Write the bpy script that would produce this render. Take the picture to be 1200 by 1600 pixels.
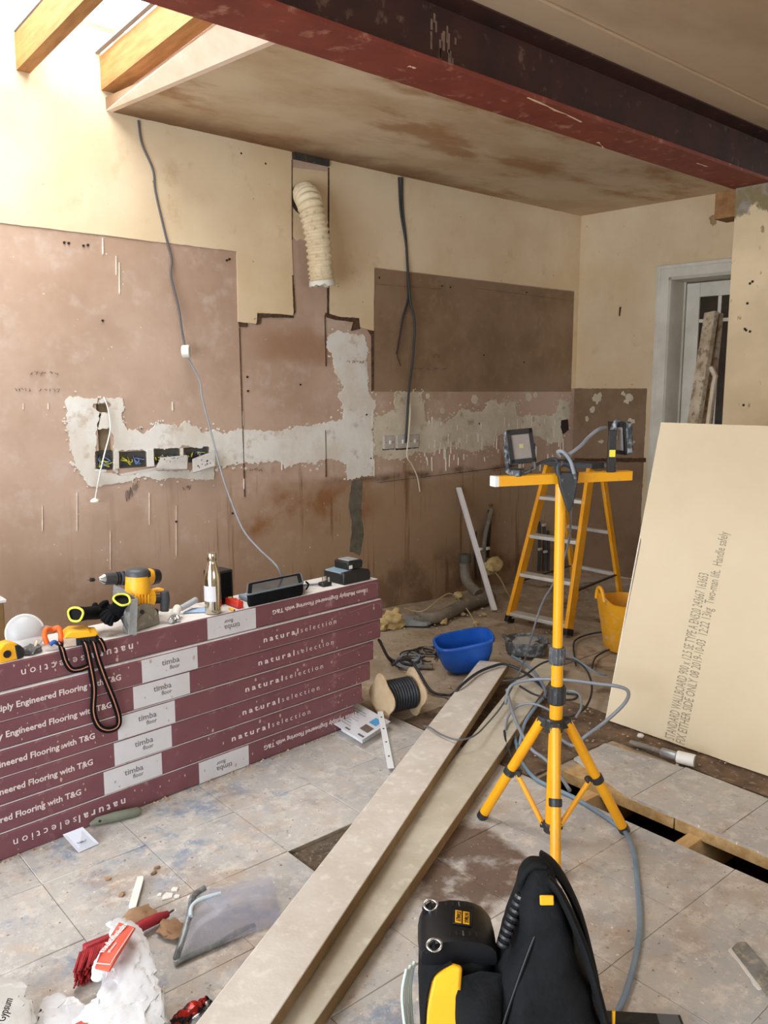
import bpy, bmesh, math, random
import numpy as np
from mathutils import Vector, Matrix, noise
from mathutils.geometry import tessellate_polygon

for o in list(bpy.data.objects):
    bpy.data.objects.remove(o)
SC = bpy.context.scene
COL = SC.collection
random.seed(7)

# ------------------------------------------------------------------ camera
FPX, CAM_H = 1300.0, 1.45
PITCH = math.atan(194 / FPX)
YAW = math.atan(1520 / math.hypot(FPX, 194))        # angle between the view and the long wall
FWD_H = Vector((math.cos(YAW), math.sin(YAW), 0))
RIGHT = Vector((math.sin(YAW), -math.cos(YAW), 0))
FWD = FWD_H * math.cos(PITCH) - Vector((0, 0, math.sin(PITCH)))
UP = FWD_H * math.sin(PITCH) + Vector((0, 0, math.cos(PITCH)))
EYE = Vector((0, 0, CAM_H))
cd = bpy.data.cameras.new('camera')
cd.sensor_fit = 'VERTICAL'
cd.sensor_height = 24
cd.lens = FPX / 1600 * 24
cd.clip_start = 0.02
cam = bpy.data.objects.new('camera', cd)
COL.objects.link(cam)
cam.matrix_world = Matrix.Translation(EYE) @ Matrix((RIGHT, UP, -FWD)).transposed().to_4x4()
SC.camera = cam

# ------------------------------------------------------------------ sky, daylight, exposure
world = bpy.data.worlds.new('sky')
SC.world = world
world.use_nodes = True
bg = world.node_tree.nodes['Background']
bg.inputs['Color'].default_value = (0.92, 0.96, 1.0, 1)
bg.inputs['Strength'].default_value = 3.2
def area(name, loc, target, sx, sy, power, color):
    l = bpy.data.lights.new(name, 'AREA')
    l.shape = 'RECTANGLE'
    l.size, l.size_y, l.energy, l.color = sx, sy, power, color
    o = bpy.data.objects.new(name, l)
    COL.objects.link(o)
    o.location = loc
    o.rotation_euler = (Vector(target) - Vector(loc)).to_track_quat('-Z', 'Y').to_euler()
    return o
area('daylight_rooflight', (0.75, 3.15, 3.35), (0.75, 3.15, 0), 1.8, 1.6, 98, (1, 0.98, 0.95))
area('daylight_garden_doors', (-2.25, 0.9, 1.15), (0, 0.9, 1.0), 3.0, 2.0, 165, (0.80, 0.91, 1.0))
area('daylight_rear_window', (1.3, -2.55, 1.5), (1.3, 0, 1.1), 1.8, 1.2, 14, (0.85, 0.93, 1.0))
vs = SC.view_settings
vs.view_transform = 'Standard'
vs.look = 'None'
vs.gamma = 1
vs.use_curve_mapping = False
vs.exposure = 0.14

# ------------------------------------------------------------------ helpers
def ray(u, v):
    return FWD + RIGHT * ((u - 600) / FPX) + UP * ((800 - v) / FPX)
def P(u, v, z=0.0):                                  # point at height z seen at photo pixel u, v
    d = ray(u, v)
    return EYE + d * ((z - CAM_H) / d.z)
WALL_Y = 4.05
def W(u, v, y=WALL_Y):                               # point on the long wall
    d = ray(u, v)
    return EYE + d * (y / d.y)
def D(u, v, dist):                                   # point at a depth
    return EYE + ray(u, v) * dist
def VX(u, v, x):
    d = ray(u, v)
    return EYE + d * (x / d.x)
STACK_K, STACK_C = 0.072, 2.536
def FACE(u, v):                                      # point on the front of the stack of packs
    d = ray(u, v)
    return EYE + d * (STACK_C / (d.y - STACK_K * d.x))

def lin(c):
    if isinstance(c, str):
        c = tuple(int(c[i:i + 2], 16) / 255 for i in (0, 2, 4))
    return tuple((x / 12.92 if x <= 0.04045 else ((x + 0.055) / 1.055) ** 2.4) for x in c[:3]) + (1,)

MATS = {}
def mat(name, c1, c2=None, scale=8, rough=0.6, metal=0.0, bump=0.0, bscale=None, dust=None, dust_amt=0.0,
        stretch=(1, 1, 1), coat=0.0, trans=0.0, alpha=1.0, spec=None, coords='Object', detail=5, contrast=(0.35, 0.65), emit=None):
    if name in MATS:
        return MATS[name]
    m = bpy.data.materials.new(name)
    m.use_nodes = True
    nt = m.node_tree
    N, L = nt.nodes, nt.links
    b = N['Principled BSDF']
    b.inputs['Roughness'].default_value = rough
    b.inputs['Metallic'].default_value = metal
    b.inputs['Base Color'].default_value = lin(c1)
    if coat:
        b.inputs['Coat Weight'].default_value = coat
    if trans:
        b.inputs['Transmission Weight'].default_value = trans
    if spec is not None:
        b.inputs['Specular IOR Level'].default_value = spec
    if alpha < 1:
        b.inputs['Alpha'].default_value = alpha
    tc = N.new('ShaderNodeTexCoord')
    mp = N.new('ShaderNodeMapping')
    mp.inputs['Scale'].default_value = stretch
    L.new(tc.outputs[coords], mp.inputs['Vector'])
    last = None
    def noise_node(sc, det=detail, off=0):
        n = N.new('ShaderNodeTexNoise')
        n.inputs['Scale'].default_value = sc
        n.inputs['Detail'].default_value = det
        n.inputs['Roughness'].default_value = 0.6
        if off:
            q = N.new('ShaderNodeMapping')
            q.inputs['Location'].default_value = (off, off * 1.7, off * 0.6)
            L.new(mp.outputs[0], q.inputs[0]); L.new(q.outputs[0], n.inputs['Vector'])
        else:
            L.new(mp.outputs[0], n.inputs['Vector'])
        return n
    def ramp(src, lo, hi):
        r = N.new('ShaderNodeMapRange')
        r.inputs['From Min'].default_value, r.inputs['From Max'].default_value = lo, hi
        L.new(src, r.inputs['Value'])
        return r.outputs[0]
    def mix(fac, a, bcol):
        x = N.new('ShaderNodeMix'); x.data_type = 'RGBA'
        if isinstance(fac, (int, float)): x.inputs[0].default_value = fac
        else: L.new(fac, x.inputs[0])
        for s, v in ((x.inputs[6], a), (x.inputs[7], bcol)):
            if isinstance(v, tuple): s.default_value = v
            else: L.new(v, s)
        return x.outputs[2]
    if c2 is not None:
        n = noise_node(scale)
        last = mix(ramp(n.outputs['Fac'], *contrast), lin(c1), lin(c2))
    if dust is not None:
        n = noise_node(scale * 3.1, 8, 3.3)
        f = ramp(n.outputs['Fac'], 0.62 - dust_amt * 0.4, 0.75 - dust_amt * 0.3)
        last = mix(f, last if last is not None else lin(c1), lin(dust))
    if last is not None:
        L.new(last, b.inputs['Base Color'])
    if bump:
        n = noise_node(bscale or scale * 4, 6, 7.7)
        bp = N.new('ShaderNodeBump')
        bp.inputs['Strength'].default_value = bump
        bp.inputs['Distance'].default_value = 0.004
        L.new(n.outputs['Fac'], bp.inputs['Height'])
        L.new(bp.outputs[0], b.inputs['Normal'])
    MATS[name] = m
    m['_ctx'] = 1
    return m

def shade_nodes(m):
    """small toolbox for the surfaces that need masks placed in metres"""
    nt = m.node_tree; N, L = nt.nodes, nt.links
    b = N['Principled BSDF']
    geo = N.new('ShaderNodeNewGeometry')
    sep = N.new('ShaderNodeSeparateXYZ'); L.new(geo.outputs['Position'], sep.inputs[0])
    class T: pass
    t = T()
    t.N, t.L, t.b, t.pos = N, L, b, geo.outputs['Position']
    t.x, t.y, t.z = sep.outputs
    def val(s, v):
        if isinstance(v, (int, float)): s.default_value = v
        else: L.new(v, s)
    def math_(op, a, c=0.0, clamp=False):
        n = N.new('ShaderNodeMath'); n.operation = op; n.use_clamp = clamp
        val(n.inputs[0], a); val(n.inputs[1], c)
        return n.outputs[0]
    def noi(scale, stretch=(1, 1, 1), off=(0, 0, 0), det=5, rough=0.6):
        mp = N.new('ShaderNodeMapping'); mp.inputs['Scale'].default_value = stretch; mp.inputs['Location'].default_value = off
        L.new(geo.outputs['Position'], mp.inputs[0])
        n = N.new('ShaderNodeTexNoise'); n.inputs['Scale'].default_value = scale; n.inputs['Detail'].default_value = det
        n.inputs['Roughness'].default_value = rough
        L.new(mp.outputs[0], n.inputs['Vector'])
        return n.outputs['Fac']
    def rng(v, lo, hi, a=0.0, c=1.0):
        r = N.new('ShaderNodeMapRange')
        r.interpolation_type = 'SMOOTHSTEP'
        L.new(v, r.inputs['Value'])
        for k, q in zip(('From Min', 'From Max', 'To Min', 'To Max'), (lo, hi, a, c)): r.inputs[k].default_value = q
        return r.outputs[0]
    def mix(fac, a, c):
        x = N.new('ShaderNodeMix'); x.data_type = 'RGBA'
        val(x.inputs[0], fac)
        for s, v in ((x.inputs[6], a), (x.inputs[7], c)):
            if isinstance(v, tuple): s.default_value = v
            else: L.new(v, s)
        return x.outputs[2]
    def box(ax, lo, hi, soft, wob=None):            # 1 inside lo..hi of a coordinate
        a = ax if wob is None else math_('ADD', ax, wob)
        return math_('MULTIPLY', rng(a, lo - soft, lo + soft), rng(a, hi - soft, hi + soft, 1, 0))
    def mul(*a):
        r = a[0]
        for q in a[1:]: r = math_('MULTIPLY', r, q)
        return r
    def bump(h, strength, dist=0.004):
        bp = N.new('ShaderNodeBump'); bp.inputs['Strength'].default_value = strength; bp.inputs['Distance'].default_value = dist
        L.new(h, bp.inputs['Height']); L.new(bp.outputs[0], b.inputs['Normal'])
    t.math, t.noi, t.rng, t.mix, t.box, t.mul, t.bump = math_, noi, rng, mix, box, mul, bump
    return t

class MB:
    def __init__(s):
        s.v, s.f = [], []
    def add(s, vs_, fs_):
        o = len(s.v)
        s.v += [Vector(q) for q in vs_]
        s.f += [[i + o for i in q] for q in fs_]
        return s
    def box(s, c, size, M=None):
        x, y, z = (q / 2 for q in size)
        c = Vector(c)
        pts = [Vector((sx * x, sy * y, sz * z)) for sx, sy, sz in
               ((-1, -1, -1), (1, -1, -1), (1, 1, -1), (-1, 1, -1), (-1, -1, 1), (1, -1, 1), (1, 1, 1), (-1, 1, 1))]
        pts = [(M @ q if M else q) + c for q in pts]
        return s.add(pts, [(0, 3, 2, 1), (4, 5, 6, 7), (0, 1, 5, 4), (1, 2, 6, 5), (2, 3, 7, 6), (3, 0, 4, 7)])
    def span(s, a, b):
        a, b = Vector(a), Vector(b)
        return s.box((a + b) / 2, [abs(q) for q in (b - a)])
    def bar(s, p0, p1, w, h, up=(0, 0, 1)):          # rectangular bar between two points
        p0, p1 = Vector(p0), Vector(p1)
        d = (p1 - p0).normalized()
        sd = d.cross(Vector(up))
        if sd.length < 1e-4: sd = d.cross(Vector((1, 0, 0)))
        sd.normalize()
        u = sd.cross(d).normalized()
        pts = []
        for q in (p0, p1):
            for a, b in ((-1, -1), (1, -1), (1, 1), (-1, 1)):
                pts.append(q + sd * (a * w / 2) + u * (b * h / 2))
        return s.add(pts, [(3, 2, 1, 0), (4, 5, 6, 7), (0, 1, 5, 4), (1, 2, 6, 5), (2, 3, 7, 6), (3, 0, 4, 7)])
    def ring_loft(s, rings, cap=True, closed=False):
        n = len(rings[0]); o = len(s.v)
        for r in rings: s.v += [Vector(q) for q in r]
        m = len(rings)
        for i in range(m if closed else m - 1):
            for j in range(n):
                a = o + i * n + j; b = o + i * n + (j + 1) % n
                c = o + ((i + 1) % m) * n + (j + 1) % n; d = o + ((i + 1) % m) * n + j
                s.f.append([a, b, c, d])
        if cap and not closed:
            s.f.append([o + j for j in range(n)][::-1]); s.f.append([o + (m - 1) * n + j for j in range(n)])
        return s
    def tube(s, pts, r, n=8, smooth=0, cap=True):
        pts = [Vector(q) for q in pts]
        if smooth: pts = catmull(pts, smooth)
        rr = r if isinstance(r, (list, tuple)) else [r] * len(pts)
        if len(rr) != len(pts):
            rr = [rr[0] + (rr[-1] - rr[0]) * i / (len(pts) - 1) for i in range(len(pts))] if len(rr) == 2 else [rr[0]] * len(pts)
        rings = []
        t0 = (pts[1] - pts[0]).normalized()
        u = t0.orthogonal().normalized()
        for i, p in enumerate(pts):
            t = (pts[min(i + 1, len(pts) - 1)] - pts[max(i - 1, 0)])
            if t.length < 1e-9: t = t0.copy()
            t.normalize()
            u = (u - t * u.dot(t))
            if u.length < 1e-6: u = t.orthogonal()
            u.normalize()
            w = t.cross(u)
            rings.append([p + (u * math.cos(a) + w * math.sin(a)) * rr[i] for a in (2 * math.pi * k / n for k in range(n))])
        return s.ring_loft(rings, cap)
    def cyl(s, p0, p1, r0, r1=None, n=20):
        return s.tube([p0, p1], [r0, r0 if r1 is None else r1], n)
    def lathe(s, prof, n=24, M=None):
        rings = []
        for r, z in prof:
            ring = [Vector((r * math.cos(2 * math.pi * k / n), r * math.sin(2 * math.pi * k / n), z)) for k in range(n)]
            rings.append([M @ q for q in ring] if M else ring)
        return s.ring_loft(rings)
    def prism(s, poly, z0, z1, M=None):              # poly in local xy, extruded along local z
        n = len(poly)
        a = [Vector((x, y, z0)) for x, y in poly] + [Vector((x, y, z1)) for x, y in poly]
        if M: a = [M @ q for q in a]
        area2 = sum(poly[i][0] * poly[(i + 1) % n][1] - poly[(i + 1) % n][0] * poly[i][1] for i in range(n))
        tri = tessellate_polygon([[Vector((x, y, 0)) for x, y in poly]])
        fs = []
        for t in tri:
            t = list(t)
            p = [poly[k] for k in t]
            ar = (p[1][0] - p[0][0]) * (p[2][1] - p[0][1]) - (p[2][0] - p[0][0]) * (p[1][1] - p[0][1])
            if ar < 0: t = t[::-1]
            fs.append([q + n for q in t]); fs.append(t[::-1])
        for i in range(n):
            j = (i + 1) % n
            fs.append([i, j, n + j, n + i] if area2 > 0 else [j, i, n + i, n + j])
        return s.add(a, fs)
    def ellipsoid(s, c, r, M=None, n=16, m=10):
        c = Vector(c); rings = []
        for i in range(1, m):
            ph = math.pi * i / m
            ring = [Vector((r[0] * math.sin(ph) * math.cos(2 * math.pi * k / n), r[1] * math.sin(ph) * math.sin(2 * math.pi * k / n), -r[2] * math.cos(ph))) for k in range(n)]
            rings.append([(M @ q if M else q) + c for q in ring])
        return s.ring_loft(rings)
    def build(s, name, m, parent=None, smooth=35, bevel=0.0, world=True, seg=2, fix=True):
        me = bpy.data.meshes.new(name)
        off = parent_world(parent) if (parent is not None and world) else Vector((0, 0, 0))
        me.from_pydata([tuple(q - off) for q in s.v], [], s.f)
        me.update()
        if fix:
            bm = bmesh.new(); bm.from_mesh(me)
            bmesh.ops.recalc_face_normals(bm, faces=bm.faces[:])
            bm.to_mesh(me); bm.free()
        if smooth:
            me.polygons.foreach_set('use_smooth', [True] * len(me.polygons))
            me.set_sharp_from_angle(angle=math.radians(smooth))
        me.materials.append(m)
        o = bpy.data.objects.new(name, me)
        COL.objects.link(o)
        if parent is not None: o.parent = parent
        if bevel:
            md = o.modifiers.new('bevel', 'BEVEL'); md.width = bevel; md.segments = seg; md.limit_method = 'ANGLE'; md.angle_limit = 0.6
        return o

def parent_world(o):
    w = Vector((0, 0, 0))
    while o is not None:
        w = w + Vector(o.location); o = o.parent
    return w

def catmull(pts, k):
    out = []
    n = len(pts)
    for i in range(n - 1):
        p0, p1, p2, p3 = pts[max(i - 1, 0)], pts[i], pts[i + 1], pts[min(i + 2, n - 1)]
        for j in range(k):
            t = j / k
            out.append(0.5 * ((2 * p1) + (p2 - p0) * t + (2 * p0 - 5 * p1 + 4 * p2 - p3) * t * t + (3 * p1 - p0 - 3 * p2 + p3) * t ** 3))
    out.append(pts[-1])
    return out

def tag(o, label=None, cat=None, group=None, kind=None):
    if label: o['label'] = label
    if cat: o['category'] = cat
    if group: o['group'] = group
    if kind: o['kind'] = kind
    return o
def thing(name, label, cat, loc=(0, 0, 0), rz=0.0, group=None):
    o = bpy.data.objects.new(name, None)
    COL.objects.link(o)
    o.empty_display_size = 0.05
    o.location = loc
    o.rotation_euler = (0, 0, rz)
    return tag(o, label, cat, group)
def struct(o):
    o['kind'] = 'structure'
    return o

TEXTS = []
def text(body, size, m, parent, M, name='lettering', bold=0.0, spacing=1.0, align='LEFT', fit=None, extrude=0.0004):
    """M places the lettering in the parent's space: x reading direction, y up, z out of the surface"""
    c = bpy.data.curves.new(name, 'FONT')
    c.body = body; c.size = size; c.align_x = align; c.space_character = spacing
    c.extrude = extrude; c.offset = bold; c.resolution_u = 2
    o = bpy.data.objects.new('font_src', c)
    COL.objects.link(o)
    M = M.copy(); M.translation = M.translation - parent_world(parent)
    TEXTS.append((o, name, m, parent, M, fit))
def finish_texts():
    dg = bpy.context.evaluated_depsgraph_get()
    made = []
    for o, name, m, parent, M, fit in TEXTS:
        me = bpy.data.meshes.new_from_object(o.evaluated_get(dg))
        if fit:
            xs_ = [v.co.x for v in me.vertices]; k = fit / (max(xs_) - min(xs_))
            me.transform(Matrix.Diagonal((k, 1, 1, 1)))
        me.transform(M); me.name = name
        me.materials.clear(); me.materials.append(m)
        made.append((me, name, parent))
    for o, *_ in TEXTS: bpy.data.objects.remove(o)
    for me, name, parent in made:
        q = bpy.data.objects.new(name, me); COL.objects.link(q); q.parent = parent

def frame(o, x, y):                                  # 4x4 from origin, x axis, y axis
    x = Vector(x).normalized(); y = Vector(y); z = x.cross(y).normalized(); y = z.cross(x)
    M = Matrix((x, y, z)).transposed().to_4x4(); M.translation = Vector(o)
    return M

def jag(poly, amp, step, seed=0):
    """break the edges of an outline into short uneven pieces"""
    out = []
    n = len(poly)
    for i in range(n):
        a, b = Vector(poly[i]), Vector(poly[(i + 1) % n])
        k = max(1, int((b - a).length / step))
        d = (b - a); nn = Vector((-d.y, d.x)).normalized() if d.length > 1e-6 else Vector((0, 0))
        for j in range(k):
            p = a + d * (j / k)
            q = noise.noise(Vector((p.x * 14, p.y * 14, seed * 3.1))) + 0.8 * noise.noise(Vector((p.x * 45, p.y * 45, seed * 5.7))) + 0.5 * noise.noise(Vector((p.x * 130, p.y * 130, seed * 2.3)))
            out.append(p + nn * q * amp)
    return [(q.x, q.y) for q in out]

def lump(c, r, seed, squash=(1, 1, 1), rough=0.35, sub=2):
    bm = bmesh.new()
    bmesh.ops.create_icosphere(bm, subdivisions=sub, radius=1)
    mb = MB()
    for v in bm.verts:
        k = 1 + rough * noise.noise(v.co * 1.7 + Vector((seed * 9.1, seed * 3.3, 0))) * 1.6
        mb.v.append(Vector((v.co.x * r * squash[0] * k, v.co.y * r * squash[1] * k, v.co.z * r * squash[2] * k)) + Vector(c))
    mb.f = [[v.index for v in f.verts] for f in bm.faces]
    bm.free()
    return mb
RZ = lambda a: Matrix.Rotation(a, 3, 'Z')
RX = lambda a: Matrix.Rotation(a, 3, 'X')
RY = lambda a: Matrix.Rotation(a, 3, 'Y')
# ------------------------------------------------------------------ surfaces
def plain(name, rough=0.85):
    m = bpy.data.materials.new(name); m.use_nodes = True
    m.node_tree.nodes['Principled BSDF'].inputs['Roughness'].default_value = rough
    m.node_tree.nodes['Principled BSDF'].inputs['Specular IOR Level'].default_value = 0.25
    return m, shade_nodes(m)

# bare pink plaster of the long wall, browner where the units stood
M_PLASTER, t = plain('bare_plaster')
n1 = t.noi(1.6, off=(3, 0, 1)); n2 = t.noi(9, det=7)
c = t.mix(t.rng(n1, .35, .65), lin('b99f8d'), lin('a88d79'))
c = t.mix(t.mul(t.rng(n2, .5, .75), .5), c, lin('c4b3a8'))
streak = t.noi(2.2, stretch=(9, 9, .55), off=(1, 2, 0), det=6)
wob = t.math('MULTIPLY', t.math('SUBTRACT', t.noi(3, off=(5, 5, 5)), .5), .25)
low = t.mul(t.box(t.z, -.2, .86, .06, wob), t.rng(t.x, 2.2, 3.2, .25, 1.0))
c = t.mix(t.mul(low, .75), c, lin('967c5e'))
drip = t.mul(t.rng(streak, .55, .68), t.box(t.z, .02, .95, .12, wob), t.rng(t.x, 1.4, 3.0, .08, .8))
c = t.mix(drip, c, lin('735135'))
line = t.mul(t.box(t.z, .855, .895, .02, t.math('MULTIPLY', wob, .3)), t.rng(t.noi(5, off=(9, 1, 1)), .38, .6), t.rng(t.x, 2.4, 3.8))
c = t.mix(t.mul(line, .85), c, lin('402616'))
rust = t.mul(t.box(t.z, .6, .86, .08, wob), t.box(t.x, 2.45, 3.4, .1, wob), t.rng(t.noi(3.5, off=(2, 8, 0)), .4, .65))
c = t.mix(t.mul(rust, .8), c, lin('84532c'))
rust2 = t.mul(t.box(t.z, 1.62, 1.76, .05, wob), t.box(t.x, 2.6, 3.15, .1, wob))
c = t.mix(t.mul(rust2, .55), c, lin('8f6443'))
damp = t.mul(t.box(t.z, -.1, .3, .1, wob), t.rng(t.noi(4, off=(2, 2, 7)), .42, .62), t.rng(t.x, 2.5, 3.2))
c = t.mix(t.mul(damp, .6), c, lin('654a38'))
spot = t.rng(t.noi(38, off=(4, 4, 4), det=2), .73, .76)
c = t.mix(t.mul(spot, .7), c, lin('e6dccd'))
t.L.new(c, t.b.inputs['Base Color'])
t.bump(t.noi(30, det=8), .35)

# brown skim on the right half
M_BROWN, t = plain('brown_skim')
c = t.mix(t.rng(t.noi(2.5), .35, .65), lin('8f7660'), lin('80674f'))
c = t.mix(t.mul(t.rng(t.noi(14, det=8), .5, .75), .4), c, lin('a0836f'))
t.L.new(c, t.b.inputs['Base Color']); t.bump(t.noi(30, det=8), .3)

M_CREAM, t = plain('cream_paint', .7)
c = t.mix(t.rng(t.noi(1.2), .35, .68), lin('dfccae'), lin('d0b894'))
c = t.mix(t.mul(t.rng(t.noi(6, off=(1, 7, 3), det=8), .58, .75), .5), c, lin('b89f74'))
c = t.mix(t.mul(t.rng(t.noi(26, off=(6, 2, 3), det=3), .71, .75), .8), c, lin('6f5a3c'))
t.L.new(c, t.b.inputs['Base Color']); t.bump(t.noi(18, det=8), .3)

M_CREAM2, t = plain('pale_pier_paint', .7)
c = t.mix(t.rng(t.noi(2.2), .35, .65), lin('dcc7a4'), lin('c9b594'))
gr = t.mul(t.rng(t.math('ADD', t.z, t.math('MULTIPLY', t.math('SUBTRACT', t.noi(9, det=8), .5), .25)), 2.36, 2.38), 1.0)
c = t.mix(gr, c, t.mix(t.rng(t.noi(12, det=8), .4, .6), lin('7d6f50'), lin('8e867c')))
c = t.mix(t.mul(t.rng(t.noi(20, stretch=(1, 1, .5), off=(6, 2, 3), det=3), .66, .72), .8), c, lin('8a7252'))
t.L.new(c, t.b.inputs['Base Color']); t.bump(t.noi(18, det=8), .5)

M_FILLER, t = plain('white_filler')
c = t.mix(t.rng(t.noi(4), .35, .65), lin('dcd9d3'), lin('cfc7bb'))
c = t.mix(t.mul(t.rng(t.noi(12, off=(3, 1, 4), det=8), .56, .7), .7), c, lin('b9a594'))
t.L.new(c, t.b.inputs['Base Color']); t.bump(t.noi(24, det=9), .6)
M_FILLER2, t = plain('grey_filler')
c = t.mix(t.rng(t.noi(5), .35, .65), lin('cdc3b0'), lin('bbb09b'))
c = t.mix(t.mul(t.rng(t.noi(13, off=(3, 1, 4), det=8), .56, .7), .7), c, lin('97806a'))
t.L.new(c, t.b.inputs['Base Color']); t.bump(t.noi(24, det=9), .8)

M_CEIL, t = plain('ceiling_plaster')
c = t.mix(t.rng(t.noi(1.6, stretch=(1, 1.6, 1), det=7), .35, .65), lin('cfbda2'), lin('bba384'))
br = t.mul(t.rng(t.noi(1.5, stretch=(.8, 1.7, 1), off=(4.2, 1.3, 0), det=5), .5, .66), .75)
c = t.mix(br, c, lin('9a6d42'))
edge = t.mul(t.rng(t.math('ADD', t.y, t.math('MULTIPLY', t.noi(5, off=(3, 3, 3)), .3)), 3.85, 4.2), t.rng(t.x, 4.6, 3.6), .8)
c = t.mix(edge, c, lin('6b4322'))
t.L.new(c, t.b.inputs['Base Color']); t.bump(t.noi(12, det=8), .25)
M_CEIL2, t = plain('near_ceiling_plaster')
c = t.mix(t.rng(t.noi(1.1, stretch=(.7, 1.6, 1), det=7), .35, .65), lin('b29a80'), lin('9c846a'))
t.L.new(c, t.b.inputs['Base Color']); t.bump(t.noi(12, det=8), .25)

M_TILE, t = plain('dusty_stone_tile', .7)
n1 = t.noi(2.2, off=(1, 1, 0), det=7)
c = t.mix(t.rng(n1, .35, .65), lin('aaa8a7'), lin('beb8b1'))
blue = t.mul(t.rng(t.noi(5, off=(7, 2, 0), det=9, rough=.7), .5, .62), t.rng(t.noi(1.2, off=(2, 5, 0)), .3, .5), t.rng(t.x, 2.0, 1.3))
c = t.mix(t.mul(blue, .85), c, lin('7f8da3'))
c = t.mix(t.mul(t.rng(t.noi(11, off=(3, 9, 0), det=9), .5, .68), .5), c, lin('c0ab97'))
c = t.mix(t.mul(t.rng(t.noi(2.8, off=(8, 3, 0), det=6), .52, .66), .5), c, lin('a48b76'))
c = t.mix(t.mul(t.rng(t.noi(16, off=(5, 3, 0), det=10, rough=.75), .48, .62), .55), c, lin('d8d0c6'))
c = t.mix(t.mul(t.rng(t.noi(22, off=(1, 8, 0), det=10, rough=.75), .54, .66), .5), c, lin('857a70'))
c = t.mix(t.mul(t.rng(t.noi(60, off=(2, 9, 0), det=3), .66, .73), .8), c, lin('f0e8de'))
c = t.mix(t.mul(t.rng(t.noi(75, off=(6, 2, 0), det=3), .70, .75), .8), c, lin('5f5349'))
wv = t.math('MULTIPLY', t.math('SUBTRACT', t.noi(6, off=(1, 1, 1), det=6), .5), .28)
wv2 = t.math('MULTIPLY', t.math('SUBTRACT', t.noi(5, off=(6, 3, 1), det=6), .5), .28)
dark_patch = t.mul(t.box(t.x, 1.52, 1.93, .035, wv), t.box(t.y, 1.42, 1.98, .035, wv2), t.rng(t.noi(9, off=(4, 4, 0), det=8), .3, .5))  # uneven dark brown patch on the tiles beside the planks
c = t.mix(t.mul(dark_patch, .88), c, lin('5d4636'))
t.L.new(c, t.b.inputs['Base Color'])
t.bump(t.noi(40, det=9), .4)

M_DIRT, t = plain('dirty_concrete', .95)
c = t.mix(t.rng(t.noi(2.4, det=8), .35, .65), lin('b0a290'), lin('95846f'))
c = t.mix(t.mul(t.rng(t.noi(9, off=(4, 1, 0), det=9), .5, .68), .7), c, lin('c1b09a'))
c = t.mix(t.mul(t.rng(t.noi(3.2, off=(9, 1, 0), det=6), .54, .66), .8), c, lin('5f4a38'))
t.L.new(c, t.b.inputs['Base Color']); t.bump(t.noi(28, det=10), .9, .01)
M_SOIL = mat('dark_soil', '4a382a', '2e231b', 14, .95, bump=.8, dust='6e5844', dust_amt=.3)

M_RUST = mat('red_oxide_primer', '7c3527', '6a2a1e', 5, .6, bump=.2, dust='9c6b58', dust_amt=.12)
M_RUST2 = mat('dark_red_brown', '3f1d16', '2d1511', 6, .65, bump=.3, dust='6e5646', dust_amt=.05)  # web and top flange, a darker brown than the bottom flange
M_TIMBER = mat('rafter_timber', 'b5814c', '9a6a3a', 6, .7, stretch=(6, 1, 6), bump=.2)
M_PALEWOOD = mat('pale_timber', 'd9b987', 'c7a06c', 6, .7, stretch=(1, 6, 6), bump=.2)
M_CHEEK = mat('fresh_plaster', 'efdccb', 'e2c6ae', 5, .8, bump=.15)
M_WHITE = mat('white_gloss_paint', 'd9d5cb', 'c9c3b6', 5, .45, bump=.05)
M_DARKLINE = mat('dark_crack', '3a2618', '5e4430', 40, .95)
M_MORTAR = mat('grey_mortar', '6c6658', '585246', 18, .95, bump=.7)
M_CHASE = mat('chased_brown_mortar', '7f6f58', '6c5b46', 20, .95, bump=.8)

def thin_glass(name, tint, op):
    m = bpy.data.materials.new(name); m.use_nodes = True
    N, L = m.node_tree.nodes, m.node_tree.links
    N.remove(N['Principled BSDF'])
    tr = N.new('ShaderNodeBsdfTransparent'); tr.inputs[0].default_value = tint
    gl = N.new('ShaderNodeBsdfGlossy'); gl.inputs['Roughness'].default_value = .06
    mx = N.new('ShaderNodeMixShader'); mx.inputs[0].default_value = op
    L.new(tr.outputs[0], mx.inputs[1]); L.new(gl.outputs[0], mx.inputs[2]); L.new(mx.outputs[0], N['Material Output'].inputs[0])
    return m
def film_mat(name, col, op, rough):
    m = bpy.data.materials.new(name); m.use_nodes = True
    N, L = m.node_tree.nodes, m.node_tree.links
    b = N['Principled BSDF']; b.inputs['Base Color'].default_value = lin(col); b.inputs['Roughness'].default_value = rough
    tr = N.new('ShaderNodeBsdfTransparent'); mx = N.new('ShaderNodeMixShader'); mx.inputs[0].default_value = op
    L.new(tr.outputs[0], mx.inputs[1]); L.new(b.outputs[0], mx.inputs[2]); L.new(mx.outputs[0], N['Material Output'].inputs[0])
    return m
M_PANE = thin_glass('roof_glass', (.97, .98, .98, 1), .06)

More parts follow.
